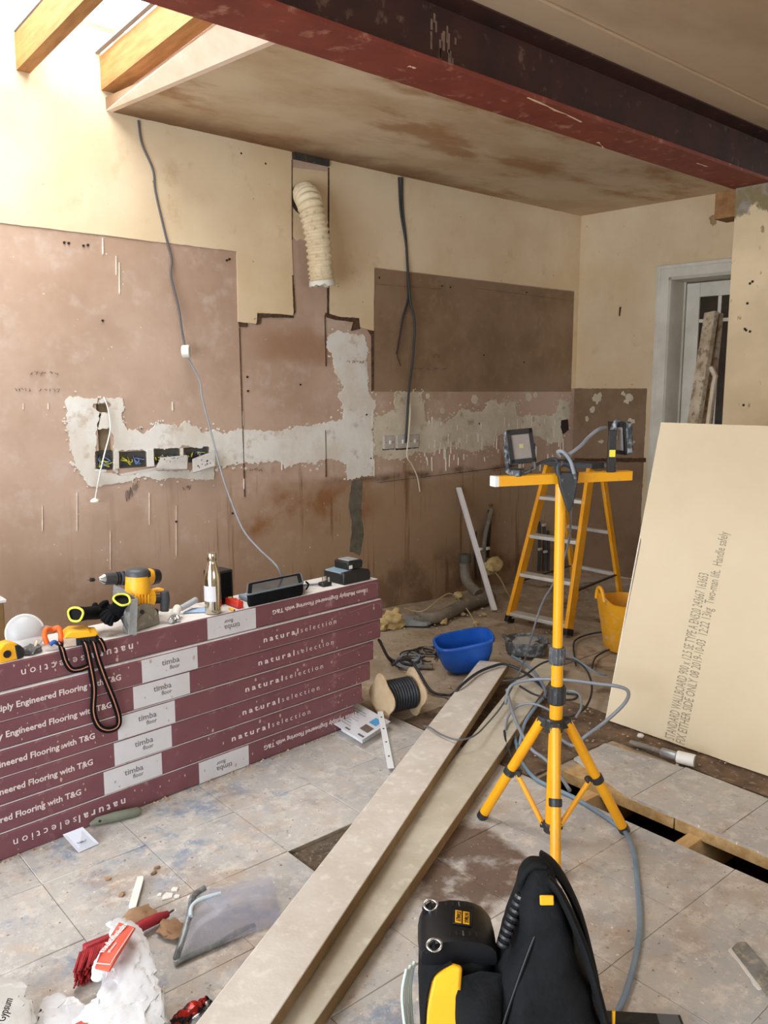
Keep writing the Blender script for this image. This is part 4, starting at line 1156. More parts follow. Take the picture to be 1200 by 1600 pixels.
# carton behind the left end of the stack
t_ = thing('carton', 'brown carton just showing at the left edge behind the stack', 'box', (W(-20, 950, 3.3).x, 3.3, 0))
q = W(6, 945, 3.2)
MB().span((q.x - .4, 3.2, 0), (q.x, 3.5, W(0, 942, 3.2).z)).build('carton_body', mat('kraft_card', '9a7a4c', '84663c', 8, .8), t_, bevel=.003)
MB().span((q.x - .41, 3.19, W(0, 942, 3.2).z), (q.x + .008, 3.51, W(0, 942, 3.2).z + .012)).build('flap', M_PAPER, t_, bevel=.002)
MB().span((q.x - .4, 3.2, W(0, 942, 3.2).z + .012), (q.x - .012, 3.5, W(0, 928, 3.2).z)).build('upper_tray', mat('kraft_card2', '7d6450', rough=.8), t_, bevel=.003)
# ------------------------------------------------------------------ things on the long wall
M_GALV = mat('galvanised', '6f706c', '5a5a56', 14, .5, metal=.5)
M_WY = mat('earth_wire', 'b9b23a', rough=.5)
M_WB = mat('blue_wire', '5674a8', rough=.5)
M_PLATE = mat('socket_plate', 'd6d4d0', 'c6c3be', 9, .4, dust='a39c92', dust_amt=.1)
M_PLATEB = mat('socket_back', 'b3afab', 'a5a19c', 12, .6, dust='857f78', dust_amt=.15)
names = ['open back box at the left end of the socket row under the white pull cord', 'open back box with yellow wires and a lowered white plate', 'open back box half covered by a hanging plate, third in the row', 'open back box at the right end of the socket row with a tilted plate']
plates = [[(270, 612), (355, 618), (350, 632), (268, 624)], [(450, 648), (715, 600), (722, 612), (470, 664)], [(742, 530), (930, 512), (942, 522), (935, 612), (722, 622), (708, 606)], [(972, 540), (1135, 478), (1135, 590), (975, 640)]]
for k in range(4):
    a, b, c_, d, e = HOLES[k]
    t_ = thing('open_socket', names[k], 'socket', ((a + c_) / 2, WALL_Y, b), 0, 'open sockets in the filler')
    mb = MB(); y0, y1 = WALL_Y - .004, WALL_Y + .038; w = .002
    g = .004
    mb.span((a + g, y1 - w, b + g), (c_ - g, y1, d - g)); mb.span((a + g, y0, b + g), (a + g + w, y1, d - g)); mb.span((c_ - g - w, y0, b + g), (c_ - g, y1, d - g)); mb.span((a + g, y0, b + g), (c_ - g, y1, b + g + w))
    mb.build('back_box', M_GALV, t_, smooth=0)
    random.seed(40 + k)
    for j in range(7):
        x = random.uniform(a + .015, c_ - .015)
        p = [Vector((x, y1 - .004, random.uniform(b + .02, d - .015)))]
        for s in range(3):
            p.append(Vector((min(max(x + random.uniform(-.03, .03), a + .01), c_ - .01), WALL_Y + random.uniform(-.012, .02), random.uniform(b + .012, b + .05))))
        MB().tube(p, .0024, 6, smooth=4).build('wire', (M_WY, M_WB, M_WY, mat('brown_wire', '6f4a30', rough=.5))[j % 4] if k else (M_WB, M_WY)[j % 2], t_, smooth=80)
    pl = plates[k]
    dep = [.03] * len(pl)
    v3 = []
    for (u, v) in pl:
        q = W(*Z3(u, v), y=WALL_Y - (.075 if v > (b1_ := sum(p[1] for p in pl) / len(pl)) else .03)); v3.append(q)
    nrm = (v3[1] - v3[0]).cross(v3[-1] - v3[0]).normalized()
    if nrm.y > 0: nrm = -nrm
    n = len(v3)
    mb = MB(); mb.add(v3 + [p - nrm * .008 for p in v3], [tuple(range(n)), tuple(range(2 * n - 1, n - 1, -1))] + [(i, n + i, n + (i + 1) % n, (i + 1) % n) for i in range(n)])
    fpz = mb.build('face_plate', M_PLATE if k < 2 else M_PLATEB, t_, smooth=0, bevel=.001)
    if k >= 2:
        for j in range(9):
            f, g2 = random.uniform(.15, .85), random.uniform(.2, .8)
            p = v3[0].lerp(v3[1], f).lerp(v3[-1].lerp(v3[2], f), g2)
            MB().cyl(p + nrm * .002, p - nrm * .001, random.uniform(.002, .004), n=8).build('terminal', M_BLK, fpz)
for k, (l, r) in enumerate(((402, 438), (638, 690), (882, 905))):
    z0, z1 = HOLES[1][1], HOLES[1][3] + .004
    xa, xb = W(*Z3(l, 540)).x, W(*Z3(r, 540)).x
    MB().prism(jag([(xa + .002, z0), (xb - .002, z0), (xb - .002, z1), (xa + .002, z1)], .002, .01, k), -.002, .012, WF).build('plaster_rib', M_FILLER, wall_back, smooth=0)

def wire_thing(name, label, cat, pts, r, m, n=8, sm=6):
    t_ = MB().tube(pts, r, n, smooth=sm).build(name, m, None, smooth=80)
    return tag(t_, label, cat)
Y1 = WALL_Y - .012
# pull cord
t_ = thing('pull_cord', 'white cord hanging from the left socket with a small white end', 'cord', (W(150, 780).x, Y1, W(150, 780).z))
MB().tube([W(162, 620, Y1), W(169, 640, Y1 - .01), W(172, 672, Y1 - .02), W(163, 710, Y1 - .09), W(155, 745, Y1 - .09), W(149, 778, Y1 - .06)], .0035, 7, smooth=6).build('cord', M_WHITEP, t_, smooth=80)
q = W(148, 782, Y1 - .06)
MB().lathe([(.004, .012), (.012, .008), (.022, 0), (.022, -.006), (.002, -.007)], 16, Matrix.Translation(q)).build('cord_end', M_WHITEP, t_, smooth=50)
# hanging lamp flex with a connector, landing on the stack
t_ = thing('hanging_flex', 'grey flex hanging from the ceiling to the flooring stack', 'cable', (W(291, 549, Y1).x, Y1, W(291, 549, Y1).z))
up_ = [W(216, 188, Y1), W(222, 225, Y1), W(239, 265, Y1), W(243, 300, Y1), W(258, 365, Y1), W(268, 405, Y1), W(267, 430, Y1 - .01), W(279, 480, Y1 - .02), W(284, 515, Y1 - .04), W(289, 541, Y1 - .06)]
MB().tube(up_, .0055, 8, smooth=5).build('upper_flex', mat('dark_grey_flex', '55555a', rough=.5), t_, smooth=80)
lo_ = [W(294, 560, Y1 - .06), W(312, 595, Y1 - .1), W(316, 622, Y1 - .15), W(331, 680, 3.8), W(345, 735, 3.7), W(360, 780, 3.5), W(380, 828, 3.25), W(405, 858, 3.05), W(432, 884, 2.85), S(450, 893, .185, .006), S(480, 899, .13, .006), S(500, 902, .1, .008)]
MB().tube(lo_, .0045, 8, smooth=5).build('lower_flex', M_GREYC, t_, smooth=80)
q = W(291, 549, Y1 - .06)
MB().cyl(q - RIGHT * .02 + Vector((0, 0, -.002)), q + RIGHT * .02, .034, .034, 22).build('connector', M_WHITEP, t_, bevel=.005)
# flexible duct
t_ = thing('flexible_duct', 'cream ribbed flexible duct coming out of the wall', 'duct', (W(490, 370).x, WALL_Y, W(490, 445).z))
dp = catmull([W(476, 309, WALL_Y + .03), W(478, 305, WALL_Y - .05), W(484, 318, WALL_Y - .13), W(492, 350, WALL_Y - .16), W(498, 385, WALL_Y - .16), W(501, 420, WALL_Y - .16), W(503, 440, WALL_Y - .16)], 26)
rad = [.069 + .006 * math.cos(i * 2 * math.pi / 7.2) for i in range(len(dp))]
M_DUCT = mat('dusty_cream_pvc', 'ded0b4', 'd2c1a0', 10, .6, bump=.15, dust='b29f7f', dust_amt=.2)
MB().tube(dp, rad, 28, cap=False).build('ribbed_hose', M_DUCT, t_, smooth=60)
ed = dp[-1]
F_ = Matrix.Translation(ed) @ (dp[-1] - dp[-4]).to_track_quat('Z', 'Y').to_matrix().to_4x4()
random.seed(6)
mb = MB(); mb.ring_loft([[F_ @ Vector(((.07 + dr) * math.cos(a), (.07 + dr) * math.sin(a), z + (random.uniform(-.006, .012) if z > .01 else 0))) for a in np.linspace(0, 6.2832, 29)[:-1]] for dr, z in ((0, -.004), (.003, .006), (.005, .016), (.0, .02))], cap=False)
mb.build('torn_end', mat('pale_tape', 'd4d2c8', rough=.6), t_, smooth=60)
F_ = frame(W(472, 312), (1, 0, 0), (0, 0, 1))
MB().prism([((.083) * math.cos(a), .083 * math.sin(a)) for a in np.linspace(0, 6.2832, 25)[:-1]], .0, .004, F_).build('wall_hole', mat('duct_hole', '3a3026', rough=.9), t_)
# dark metal lintel strip over the duct
a, b = W(457, 244), W(512, 262)
tag(MB().span((a.x, WALL_Y - .02, b.z + .005), (b.x, WALL_Y, min(CZ - .002, b.z + .045))).build('metal_strip', mat('dark_steel', '3e3934', '2f2b27', 16, .6, dust='6a6258', dust_amt=.1), None, bevel=.001), 'dark metal strip above the ribbed duct', 'bracket')
# black cables
t_ = thing('wall_cable', 'pair of black cables dropping from the ceiling to the switches', 'cable', (W(637, 690).x, Y1, W(637, 690).z))
MB().tube([W(623, 277, Y1), W(626, 330, Y1), W(634, 380, Y1), W(637, 420, Y1), W(638, 465, Y1), W(630, 495, Y1 - .01), W(624, 530, Y1 - .02), W(620, 553, Y1 - .03)], .0065, 8, smooth=5).build('short_cable', M_BLACKC, t_, smooth=80)
MB().tube([W(628, 277, Y1), W(629, 325, Y1), W(634, 372, Y1), W(637, 420, Y1 - .01), W(641, 470, Y1 - .02), W(648, 505, Y1 - .03), W(645, 560, Y1 - .03), W(639, 610, Y1 - .03), W(636, 655, Y1 - .03), W(634, 692, Y1 - .02)], .0075, 8, smooth=5).build('long_cable', M_BLACKC, t_, smooth=80)
MB().tube([W(620, 552, Y1 - .03), W(622, 560, Y1), W(626, 572, Y1)], .0025, 6, smooth=4).build('bare_end', M_BLACKC, t_, smooth=80)
wire_thing('white_cable', 'thin white cable hanging in front of the three switches', 'cable', [W(638, 612, Y1 - .02), W(641, 640, Y1 - .03), W(639, 675, Y1 - .05), W(636, 712, Y1 - .04), W(643, 725, Y1 - .03), W(652, 745, Y1 - .02), W(656, 768, Y1)], .0045, mat('cream_cable', 'cfc4ac', rough=.5))
# switches
swl = ['grey switch plate at the left of the row of three', 'grey switch plate in the middle of the row of three', 'grey switch plate at the right of the row of three, behind the white cable']
M_SW = mat('grey_switch', 'b9b4ac', 'a8a299', 10, .5, dust='7c7265', dust_amt=.12)
for k, (u, v) in enumerate(((606, 691), (626, 690), (644.5, 689))):
    q = W(u, v)
    t_ = thing('switch_plate', swl[k], 'switch', (q.x, WALL_Y, q.z - .043), 0, 'wall switches')
    MB().span((q.x - .043, WALL_Y - .016, q.z - .043), (q.x + .043, WALL_Y + .004, q.z + .043)).build('plate', M_SW, t_, bevel=.003)
    MB().box((q.x + .006, WALL_Y - .018, q.z), (.016, .006, .024), RX(.15)).build('rocker', M_WHITEP, t_, bevel=.001)
    for dx in (-.03, .03): MB().cyl((q.x + dx, WALL_Y - .0175, q.z), (q.x + dx, WALL_Y - .01, q.z), .003, n=8).build('screw', M_GALV, t_)
    MB().prism(jag([(q.x - .05, q.z - .05), (q.x + .05, q.z - .05), (q.x + .05, q.z - .04), (q.x - .05, q.z - .04)], .006, .01, k), .0045, .006, WF).build('dark_gap', M_DARKLINE, t_, smooth=0)
# ------------------------------------------------------------------ along the foot of the wall
M_WASTE = mat('grey_waste_pipe', '7d766c', '6a6359', 9, .55, dust='9b8d7a', dust_amt=.25)
t_ = thing('waste_pipe', 'grey waste pipe lying along the foot of the wall', 'pipe', P(700, 950))
z_ = .04
MB().tube([P(652, 962, z_), P(668, 965, z_), P(690, 962, z_), P(720, 948, z_), P(768, 932, z_)], .040, 16, smooth=6).build('horizontal_run', M_WASTE, t_, smooth=60)
b0 = P(748, 928, .05)
MB().tube([b0, b0 + Vector((.02, .12, .05)), b0 + Vector((.03, .16, .12)), b0 + Vector((.03, .16, .24))], .036, 16, smooth=6).build('upright_elbow', M_WASTE, t_, smooth=60)
MB().tube([b0 + Vector((.03, .16, .19)), b0 + Vector((.03, .16, .25))], .042, 16).build('socket_collar', mat('dark_green_grey', '4e5148', rough=.6), t_, bevel=.003)
M_PVC = mat('white_trunking', 'd6d4d8', 'c8c6cc', 6, .4)
t_ = thing('trunking', 'long white plastic trunking leaning against the wall', 'trunking', P(772, 955))
a, b = P(772, 953, .01), W(716, 762, WALL_Y - .03)
MB().bar(a, b, .032, .02).build('base_channel', M_PVC, t_, bevel=.003)
MB().bar(a + SN * .012, b + SN * .012, .026, .006).build('clip_cover', mat('white_trunking_lid', 'e2e1e4', rough=.35), t_, bevel=.001)
# service pipes with valves
M_DKPIPE = mat('lagged_pipe', '3c3a38', '2c2a28', 18, .8)
t_ = thing('service_pipes', 'dark service pipes with white valves rising behind the trunking', 'pipe', W(757, 900))
MB().tube([W(768, 797, WALL_Y - .03), W(763, 815, WALL_Y - .05), W(757, 845, WALL_Y - .06), W(756, 880, WALL_Y - .06), W(755, 912, WALL_Y - .06)], .018, 10, smooth=5).build('supply_pipe', M_WASTE, t_, smooth=80)
MB().tube([W(765, 797, WALL_Y - .02), W(764, 830, WALL_Y - .04), W(762, 860, WALL_Y - .04), W(760, 905, WALL_Y - .04)], .015, 10, smooth=5).build('return_pipe', M_DKPIPE, t_, smooth=80)
MB().tube([W(744, 830, WALL_Y - .03), W(742, 870, WALL_Y - .05), W(744, 905, WALL_Y - .05)], .008, 8, smooth=5).build('thin_pipe', M_DKPIPE, t_, smooth=80)
for u, v in ((751, 858), (762, 857), (760, 881), (767, 790)):
    q = W(u, v, WALL_Y - .08)
    MB().cyl(q - Vector((.015, 0, 0)), q + Vector((.015, 0, 0)), .012, n=10).build('valve', M_WHITEP if v > 800 else mat('brass', '8a6a48', rough=.4, metal=.6), t_, bevel=.002)
t_ = thing('service_pipes', 'pair of capped pipes at the wall behind the step ladder', 'pipe', W(848, 880))
for u in (842, 850, 856):
    MB().tube([W(u, 815 + (u - 842), WALL_Y - .03), W(u + 1, 850, WALL_Y - .05), W(u, 892, WALL_Y - .05)], .012, 8, smooth=4).build('capped_pipe', M_DKPIPE, t_, smooth=80)
for u, v in ((844, 858), (852, 862), (850, 820)):
    q = W(u, v, WALL_Y - .08); MB().cyl(q - Vector((.018, 0, 0)), q + Vector((.018, 0, 0)), .011, n=10).build('valve', mat('pale_valve', 'b8b2a8', rough=.5), t_, bevel=.002)
# insulation, slab, loose wire
M_FOAM = mat('expanding_foam', 'd2bd8a', 'b59c68', 22, .95, bump=.9)
for k, (u, v, r, l) in enumerate(((613, 968, .075, 'large yellowish foam lump beside the stack of flooring'), (598, 975, .045, 'small foam lump against the right end of the stack'), (769, 884, .07, 'yellowish foam lump stuck beside the trunking'), (771, 903, .05, 'foam lump on the ground at the trunking foot'), (716, 930, .035, 'small foam crumb on the waste pipe'), (694, 971, .022, 'foam crumb in front of the waste pipe'))):
    if k in (2,): q = W(u, v, WALL_Y - .1)
    else: q = P(u, v, r * .6)
    tag(lump(q, r, 31 + k, (1, .8, .8), .4, 3).build('foam_lump', M_FOAM, None, smooth=60), l, 'foam', 'lumps of expanding foam')
q = P(650, 974)
pts = [(.0, -.10), (.10, -.06), (.13, .02), (.05, .09), (-.07, .09), (-.12, .0)]
tag(MB().prism(jag(pts, .008, .03, 4), .004, .022, Matrix.Translation(q)).build('slab_offcut', mat('blue_grey_slab', '9aa2a8', '8b9196', 9, .8), None, bevel=.003), 'flat blue-grey slab offcut lying before the waste pipe', 'slab')
wire_thing('loose_wire', 'thin straw-coloured wire curling over the waste pipe', 'wire', [P(632, 950, .06), P(660, 955, .1), P(690, 933, .13), P(705, 928, .13), P(722, 942, .06), P(738, 965, .01), P(750, 988, .01)], .004, mat('straw_wire', 'b8a67c', rough=.7))
wire_thing('loose_wire', 'pale wire springing from the foam towards the step ladder', 'wire', [W(770, 890, 3.95), P(782, 905, .1), P(792, 925, .02), P(800, 935, .01)], .004, MATS['straw_wire'])
random.seed(77)
for k in range(16):
    u, v = random.uniform(610, 790), random.uniform(935, 985)
    r = random.uniform(.008, .02)
    tag(lump(P(u, v, r * .5), r, 80 + k, (1, 1, .6), .5, 1).build('rubble_piece', M_FOAM if k % 3 else M_DIRT, None, smooth=0), 'crumb of broken plaster on the ground near the wall', 'rubble', 'crumbs of plaster by the wall')

# ------------------------------------------------------------------ planks
M_PLANK = mat('dusty_plank', 'cec6bd', 'c1b7ac', 7, .9, bump=.3, dust='d9d1c9', dust_amt=.2)
M_PLANK2 = mat('dusty_green_plank', 'c4bcac', 'b4ab9a', 7, .9, bump=.3, dust='cdc5b8', dust_amt=.2)
M_PSIDE = mat('plank_edge', '8f7450', '7c6240', 9, .85, bump=.4)
dA = Vector((.862, .506, 0)); nA = Vector((.506, -.862, 0))
def plank(name, label, a0, a1, lp0, lp1, wd, zt0, zt1, th, m):
    """a: distance along, lp: offset of the left edge, zt: height of the top, at both ends"""
    t_ = thing(name, label, 'plank', (dA * a0 + nA * lp0).to_tuple()[:2] + (0,), 0, 'planks on the floor')
    A0 = dA * a0 + nA * lp0; A1 = dA * a1 + nA * lp1
    dv = (A1 - A0).normalized(); nv = Vector((dv.y, -dv.x, 0))
    pts = []
    for q, z in ((A0, zt0), (A1, zt1)):
        for w_, zz_ in ((0, z - th), (wd, z - th), (wd, z), (0, z)): pts.append(q + nv * w_ + Vector((0, 0, zz_)))
    MB().add(pts, [(3, 2, 1, 0), (4, 5, 6, 7), (0, 1, 5, 4), (1, 2, 6, 5), (2, 3, 7, 6), (3, 0, 4, 7)]).build('board', m, t_, bevel=.003)
    ep = [p + nv * .0006 for p in (pts[1], pts[2], pts[6], pts[5])]
    ep2 = [p - nv * .004 for p in ep]
    up1 = Vector((0, 0, .002))
    ep[0] += up1; ep[3] += up1; ep[1] -= up1; ep[2] -= up1; ep2[0] += up1; ep2[3] += up1; ep2[1] -= up1; ep2[2] -= up1
    MB().add(ep + ep2, [(0, 1, 2, 3), (7, 6, 5, 4), (0, 4, 5, 1), (1, 5, 6, 2), (2, 6, 7, 3), (3, 7, 4, 0)]).build('sawn_edge', M_PSIDE, t_, smooth=0)
    return t_
plank('plank', 'wide pale plank lying on the other board across the floor', .75, 4.02, -.915, -.850, .152, .100, .080, .038, M_PLANK)
plank('plank', 'long board under the paler plank, its sawn side towards the tripod', .8, 4.25, -.9, -.605, .152, .046, .046, .042, M_PLANK2)

# ------------------------------------------------------------------ behind the planks
M_BLUEP = mat('blue_tub_plastic', '1a57b4', '164b9e', 6, .38, dust='4a78b4', dust_amt=.05)
c0 = P(728, 1048)
t_ = thing('blue_tub', 'bright blue D-shaped plastic tub tipped towards the planks', 'tub', c0)
Ft = Matrix.Translation(c0 + Vector((0, 0, .004))) @ Matrix((RIGHT, FWD_H, UPV)).transposed().to_4x4() @ Matrix.Rotation(math.radians(12), 4, 'Z') @ Matrix.Rotation(math.radians(-8), 4, 'Y') @ Matrix.Rotation(math.radians(10), 4, 'X')
def dring(w, d, z, dz=0.0, n=32):
    out = []
    for k in range(n):
        a = 2 * math.pi * k / n
        x, y = math.cos(a), math.sin(a)
        e = 2 / 3.4
        X = math.copysign(abs(x) ** e, x) * w / 2; Yv = math.copysign(abs(y) ** e, y) * d / 2
        out.append(Ft @ Vector((X, Yv, z)))
    return out
prf = [(.10, .06, 0), (.17, .1, .012), (.24, .135, .05), (.282, .155, .11), (.292, .165, .165), (.306, .18, .168), (.306, .18, .186), (.29, .162, .186), (.276, .15, .11), (.23, .125, .056), (.15, .08, .022)]
MB().ring_loft([dring(w, d, z) for w, d, z in prf]).build('tub_shell', M_BLUEP, t_, smooth=50)
MB().ring_loft([dring(.308, .182, .166), dring(.314, .188, .17), dring(.314, .188, .182), dring(.308, .182, .187)], cap=False).build('rim', M_BLUEP, t_, smooth=50)
# round dusty pad
c0 = P(822, 1020)
t_ = thing('mixing_bucket', 'shallow grey round bucket with dried plaster beside the blue tub', 'bucket', c0)
M_BKT = mat('dusty_black_rubber', '55585c', '44474b', 12, .85, bump=.4, dust='8f9092', dust_amt=.35)
F_ = Matrix.Translation(c0 + Vector((0, 0, .002)))
MB().lathe([(.002, 0), (.095, 0), (.112, .01), (.118, .06), (.122, .075), (.116, .078), (.108, .066), (.09, .055), (.002, .05)], 30, F_).build('bucket_shell', M_BKT, t_, smooth=40)
lump(c0 + Vector((.01, .01, .062)), .07, 5, (1.1, 1, .25), .4, 3).build('dried_plaster', mat('dried_plaster', '9b9a98', '86857f', 14, .9, bump=.6), t_, smooth=60)
MB().tube([c0 + Vector((-.09, .05, .08)), c0 + Vector((-.1, .08, .1)), c0 + Vector((-.06, .1, .085))], .01, 8, smooth=4).build('lug', M_BKT, t_, smooth=80)
# wooden cable reel
c0 = P(622, 1126)
t_ = thing('cable_reel', 'cable reel with wavy plywood cheeks and black cable', 'cable reel', c0)
axr = (RIGHT * .86 + FWD_H * .5).normalized()
cen = c0 + Vector((0, 0, .1)) + FWD_H * .05
M_REEL = mat('reel_plywood', 'c3a988', 'ae9270', 9, .8, bump=.3)
Fr = lambda p: Matrix.Translation(p) @ axr.to_track_quat('Z', 'Y').to_matrix().to_4x4()
for s in (-1, 1):
    MB().prism([((.098 + .013 * math.cos(4 * a + .5)) * math.cos(a), (.098 + .013 * math.cos(4 * a + .5)) * math.sin(a)) for a in np.linspace(0, 6.2832, 41)[:-1]], -.004, .004, Fr(cen + axr * .082 * s)).build('cheek', M_REEL, t_, bevel=.001)
hel = []
nl = 10
for k in range(nl * 20 + 1):
    a = 2 * math.pi * k / 20
    hel.append(Fr(cen) @ Vector((.066 * math.cos(a), .066 * math.sin(a), -.07 + .14 * k / (nl * 20))))
MB().cyl(cen - axr * .07, cen + axr * .07, .06, n=24).build('core', M_BLACKC, t_)
MB().tube(hel, .0072, 8).build('wound_cable', mat('black_sheath', '24282e', rough=.45), t_, smooth=80)
# box of tiles with leaflet
base = [P(533, 1143), P(566, 1163), P(607, 1138), P(575, 1120)]
t_ = thing('leaflet_box', 'flat white box with a printed lid beside the cable reel', 'box', sum(base, Vector()) / 4)
def slabq(pts, z0, z1, name, m, bevel=.001):
    a = [p + Vector((0, 0, z0)) for p in pts] + [p + Vector((0, 0, z1)) for p in pts]
    return MB().add(a, [(3, 2, 1, 0), (4, 5, 6, 7), (0, 1, 5, 4), (1, 2, 6, 5), (2, 3, 7, 6), (3, 0, 4, 7)]).build(name, m, t_, bevel=bevel)
slabq(base, .002, .032, 'box_body', mat('white_card', 'd9d9dd', 'cdcdd2', 6, .7), .002)
lid = [P(508, 1123, .04), P(564, 1158, .036), P(610, 1128, .036), P(553, 1096, .05)]
lid_o = MB().add(lid + [p + Vector((0, 0, .002)) for p in lid], [(3, 2, 1, 0), (4, 5, 6, 7), (0, 1, 5, 4), (1, 2, 6, 5), (2, 3, 7, 6), (3, 0, 4, 7)]).build('printed_lid', mat('leaflet_paper', 'e3e4ea', 'd8dae2', 5, .6), t_, smooth=0)
def onlid(u, v): return lid[0].lerp(lid[1], u).lerp(lid[3].lerp(lid[2], u), v) + Vector((0, 0, .0028))
def lidq(u0, v0, u1, v1, m, nm):
    q = [onlid(u0, v0), onlid(u1, v0), onlid(u1, v1), onlid(u0, v1)]
    MB().add(q + [p - Vector((0, 0, .001)) for p in q], [(0, 1, 2, 3), (7, 6, 5, 4)]).build(nm, m, lid_o, smooth=0)
lidq(.72, .3, .93, .52, mat('photo_print', '5e4e4a', '7d6a64', 20, .5), 'printed_photo'); lidq(.72, .62, .9, .86, mat('cyan_print', '4fa3d8', rough=.5), 'printed_blue_square')
for k in range(8): lidq(.08, .2 + k * .085, .55 - .06 * (k % 3), .222 + k * .085, mat('grey_print2', 'a9acb8', rough=.7), 'printed_line')
lidq(.5, .08, .62, .12, M_INKG, 'printed_line'); lidq(.82, .1, .97, .16, M_INKG, 'printed_line')
a, b = P(611, 1200, .02), P(594, 1112, .055)
t_ = thing('metal_strip', 'white perforated metal strip leaning on the leaflet box', 'strip', P(611, 1200))
MB().bar(a, b, .024, .004).build('flat_bar', mat('white_steel', 'dcdde0', rough=.4), t_, bevel=.0005)
for k in (.18, .42, .66, .88):
    p = a.lerp(b, k); MB().cyl(p + UPV * .001, p + UPV * .0035, .004, n=8).build('hole', M_BLK, t_)
# cable tangle with adapter between the stack and the tub
t_ = thing('cable_tangle', 'tangle of thin grey cables between the stack and blue tub', 'cable', P(640, 1035))
MB().tube([P(592, 1000, .3), P(600, 1015, .16), P(608, 1028, .02), P(625, 1036, .01), P(645, 1040, .01)], .007, 8, smooth=5).build('black_lead', M_BLACKC, t_, smooth=80)
MB().tube([P(594, 1002, .27), P(602, 1020, .13), P(610, 1032, .01), P(625, 1042, .01), P(640, 1042, .01)], .007, 8, smooth=5).build('black_lead', M_BLACKC, t_, smooth=80)
random.seed(15)
for k in range(8):
    cu, cv = random.uniform(638, 672), random.uniform(1016, 1036)
    ru, rv = random.uniform(8, 26), random.uniform(5, 11)
    MB().tube([P(cu + ru * math.cos(a), cv + rv * math.sin(a), .012 + .02 * abs(math.sin(a * 1.5 + k))) for a in np.linspace(.3 * k, .3 * k + random.uniform(4, 6.2), 9)], .0045, 6, smooth=4).build('cable_loop', M_GREYC if k % 2 else M_BLACKC, t_, smooth=80)
MB().box(P(650, 1032, .018), (.06, .035, .026), RZ(.5)).build('adapter', M_GREYC, t_, bevel=.004)
MB().bar(P(645, 1041, .012), P(676, 1042, .012), .03, .014).build('adapter', M_WASTE, t_, bevel=.003)
# ------------------------------------------------------------------ tripod work light
M_YTUBE = mat('yellow_powder_coat', 'efa913', 'e59d0d', 8, .4, dust='c99a52', dust_amt=.06)
M_CLAMP = mat('black_nylon', '202124', '2b2c30', 16, .5, dust='6b6863', dust_amt=.1)
M_KNURL = mat('dusty_black_nylon', '3f4145', '55575a', 22, .6, dust='8a8884', dust_amt=.25)
tc = Vector((2.05, 1.54, 0)); TDEP = tc.dot(FWD_H)
def TP(u, v, dd=0.0):                                # point on the upright plane through the tripod, facing the camera
    d = ray(u, v); hd = Vector((d.x, d.y, 0)).dot(FWD_H)
    return EYE + d * ((TDEP + dd) / hd)
tri = thing('tripod_light', 'tall yellow tripod work light with a cross bar', 'work light', tc)
f1, f2, f3 = P(754, 1274, .012), P(975, 1296, .012), P(868, 1366, .012)
p_top, p_c2, p_c1, p_hub, p_low = TP(876, 752), TP(871, 1020), TP(870, 1084), TP(866, 1132), TP(861, 1304)
MB().cyl(p_c2 - UPV * .02, p_top + UPV * .01, .0155, n=18).build('upper_pole', M_YTUBE, tri)
MB().cyl(p_c1 - UPV * .03, p_c2, .0185, n=18).build('middle_pole', M_YTUBE, tri)
MB().cyl(p_low + UPV * .01, p_c1, .0205, n=18).build('lower_pole', M_YTUBE, tri)
def collar(p, h, r, m, name='collar'):
    mb = MB()
    prof = []
    n = 28
    rings = []
    for z, k in ((-h / 2, .85), (-h * .4, 1), (h * .4, 1), (h / 2, .85)):
        rings.append([p + Vector(((r * k + (.0018 if j % 2 else 0)) * math.cos(2 * math.pi * j / n), (r * k + (.0018 if j % 2 else 0)) * math.sin(2 * math.pi * j / n), z)) for j in range(n)])
    MB().ring_loft(rings).build(name, m, tri, smooth=20)
collar(TP(870.5, 1024), .055, .0245, M_KNURL); collar(TP(870, 1085), .06, .027, M_CLAMP)
MB().cyl(p_hub - UPV * .02, p_hub + UPV * .022, .03, n=18).build('hub', M_CLAMP, tri, bevel=.003)
legs = []
for f in (f1, f2, f3):
    out = Vector((f.x - p_hub.x, f.y - p_hub.y, 0)).normalized()
    a = p_hub + out * .042 + UPV * .006
    MB().bar(p_hub + out * .01, a + out * .012, .03, .03).build('hub_lug', M_CLAMP, tri, bevel=.004)
    MB().tube([a, f], [.0165, .0165], 14).build('leg', M_YTUBE, tri)
    d_ = (f - a).normalized()
    MB().cyl(f - d_ * .014, f + d_ * .008, .0185, n=14).build('rubber_foot', M_CLAMP, tri)
    m_ = a.lerp(f, .52)
    MB().cyl(m_ - d_ * .012, m_ + d_ * .012, .0205, n=14).build('leg_clamp', M_CLAMP, tri, bevel=.002)
    low = Vector((p_low.x, p_low.y, .05))
    MB().tube([m_ - out * .026 - UPV * .004, low + out * .03], .0085, 10).build('brace', M_YTUBE, tri)
    MB().cyl(m_ - out * .03 - out.cross(UPV) * .008, m_ - out * .03 + out.cross(UPV) * .008, .011, n=10).build('brace_pin', M_CLAMP, tri)
    MB().bar(low + out * .005, low + out * .036, .016, .02).build('lower_lug', M_CLAMP, tri)
MB().cyl(Vector((p_low.x, p_low.y, .034)), Vector((p_low.x, p_low.y, .066)), .025, n=16).build('lower_hub', M_CLAMP, tri, bevel=.002)
b0, b1 = TP(771, 752, -.09), TP(984, 742.5, .09)
MB().bar(b0, b1, .03, .03).build('cross_bar', M_YTUBE, tri, bevel=.002)
bd = (b1 - b0).normalized(); MB().bar(b0 - bd * .004, b0 + bd * .012, .031, .031).build('end_cap', M_WHITEP, tri, bevel=.002)
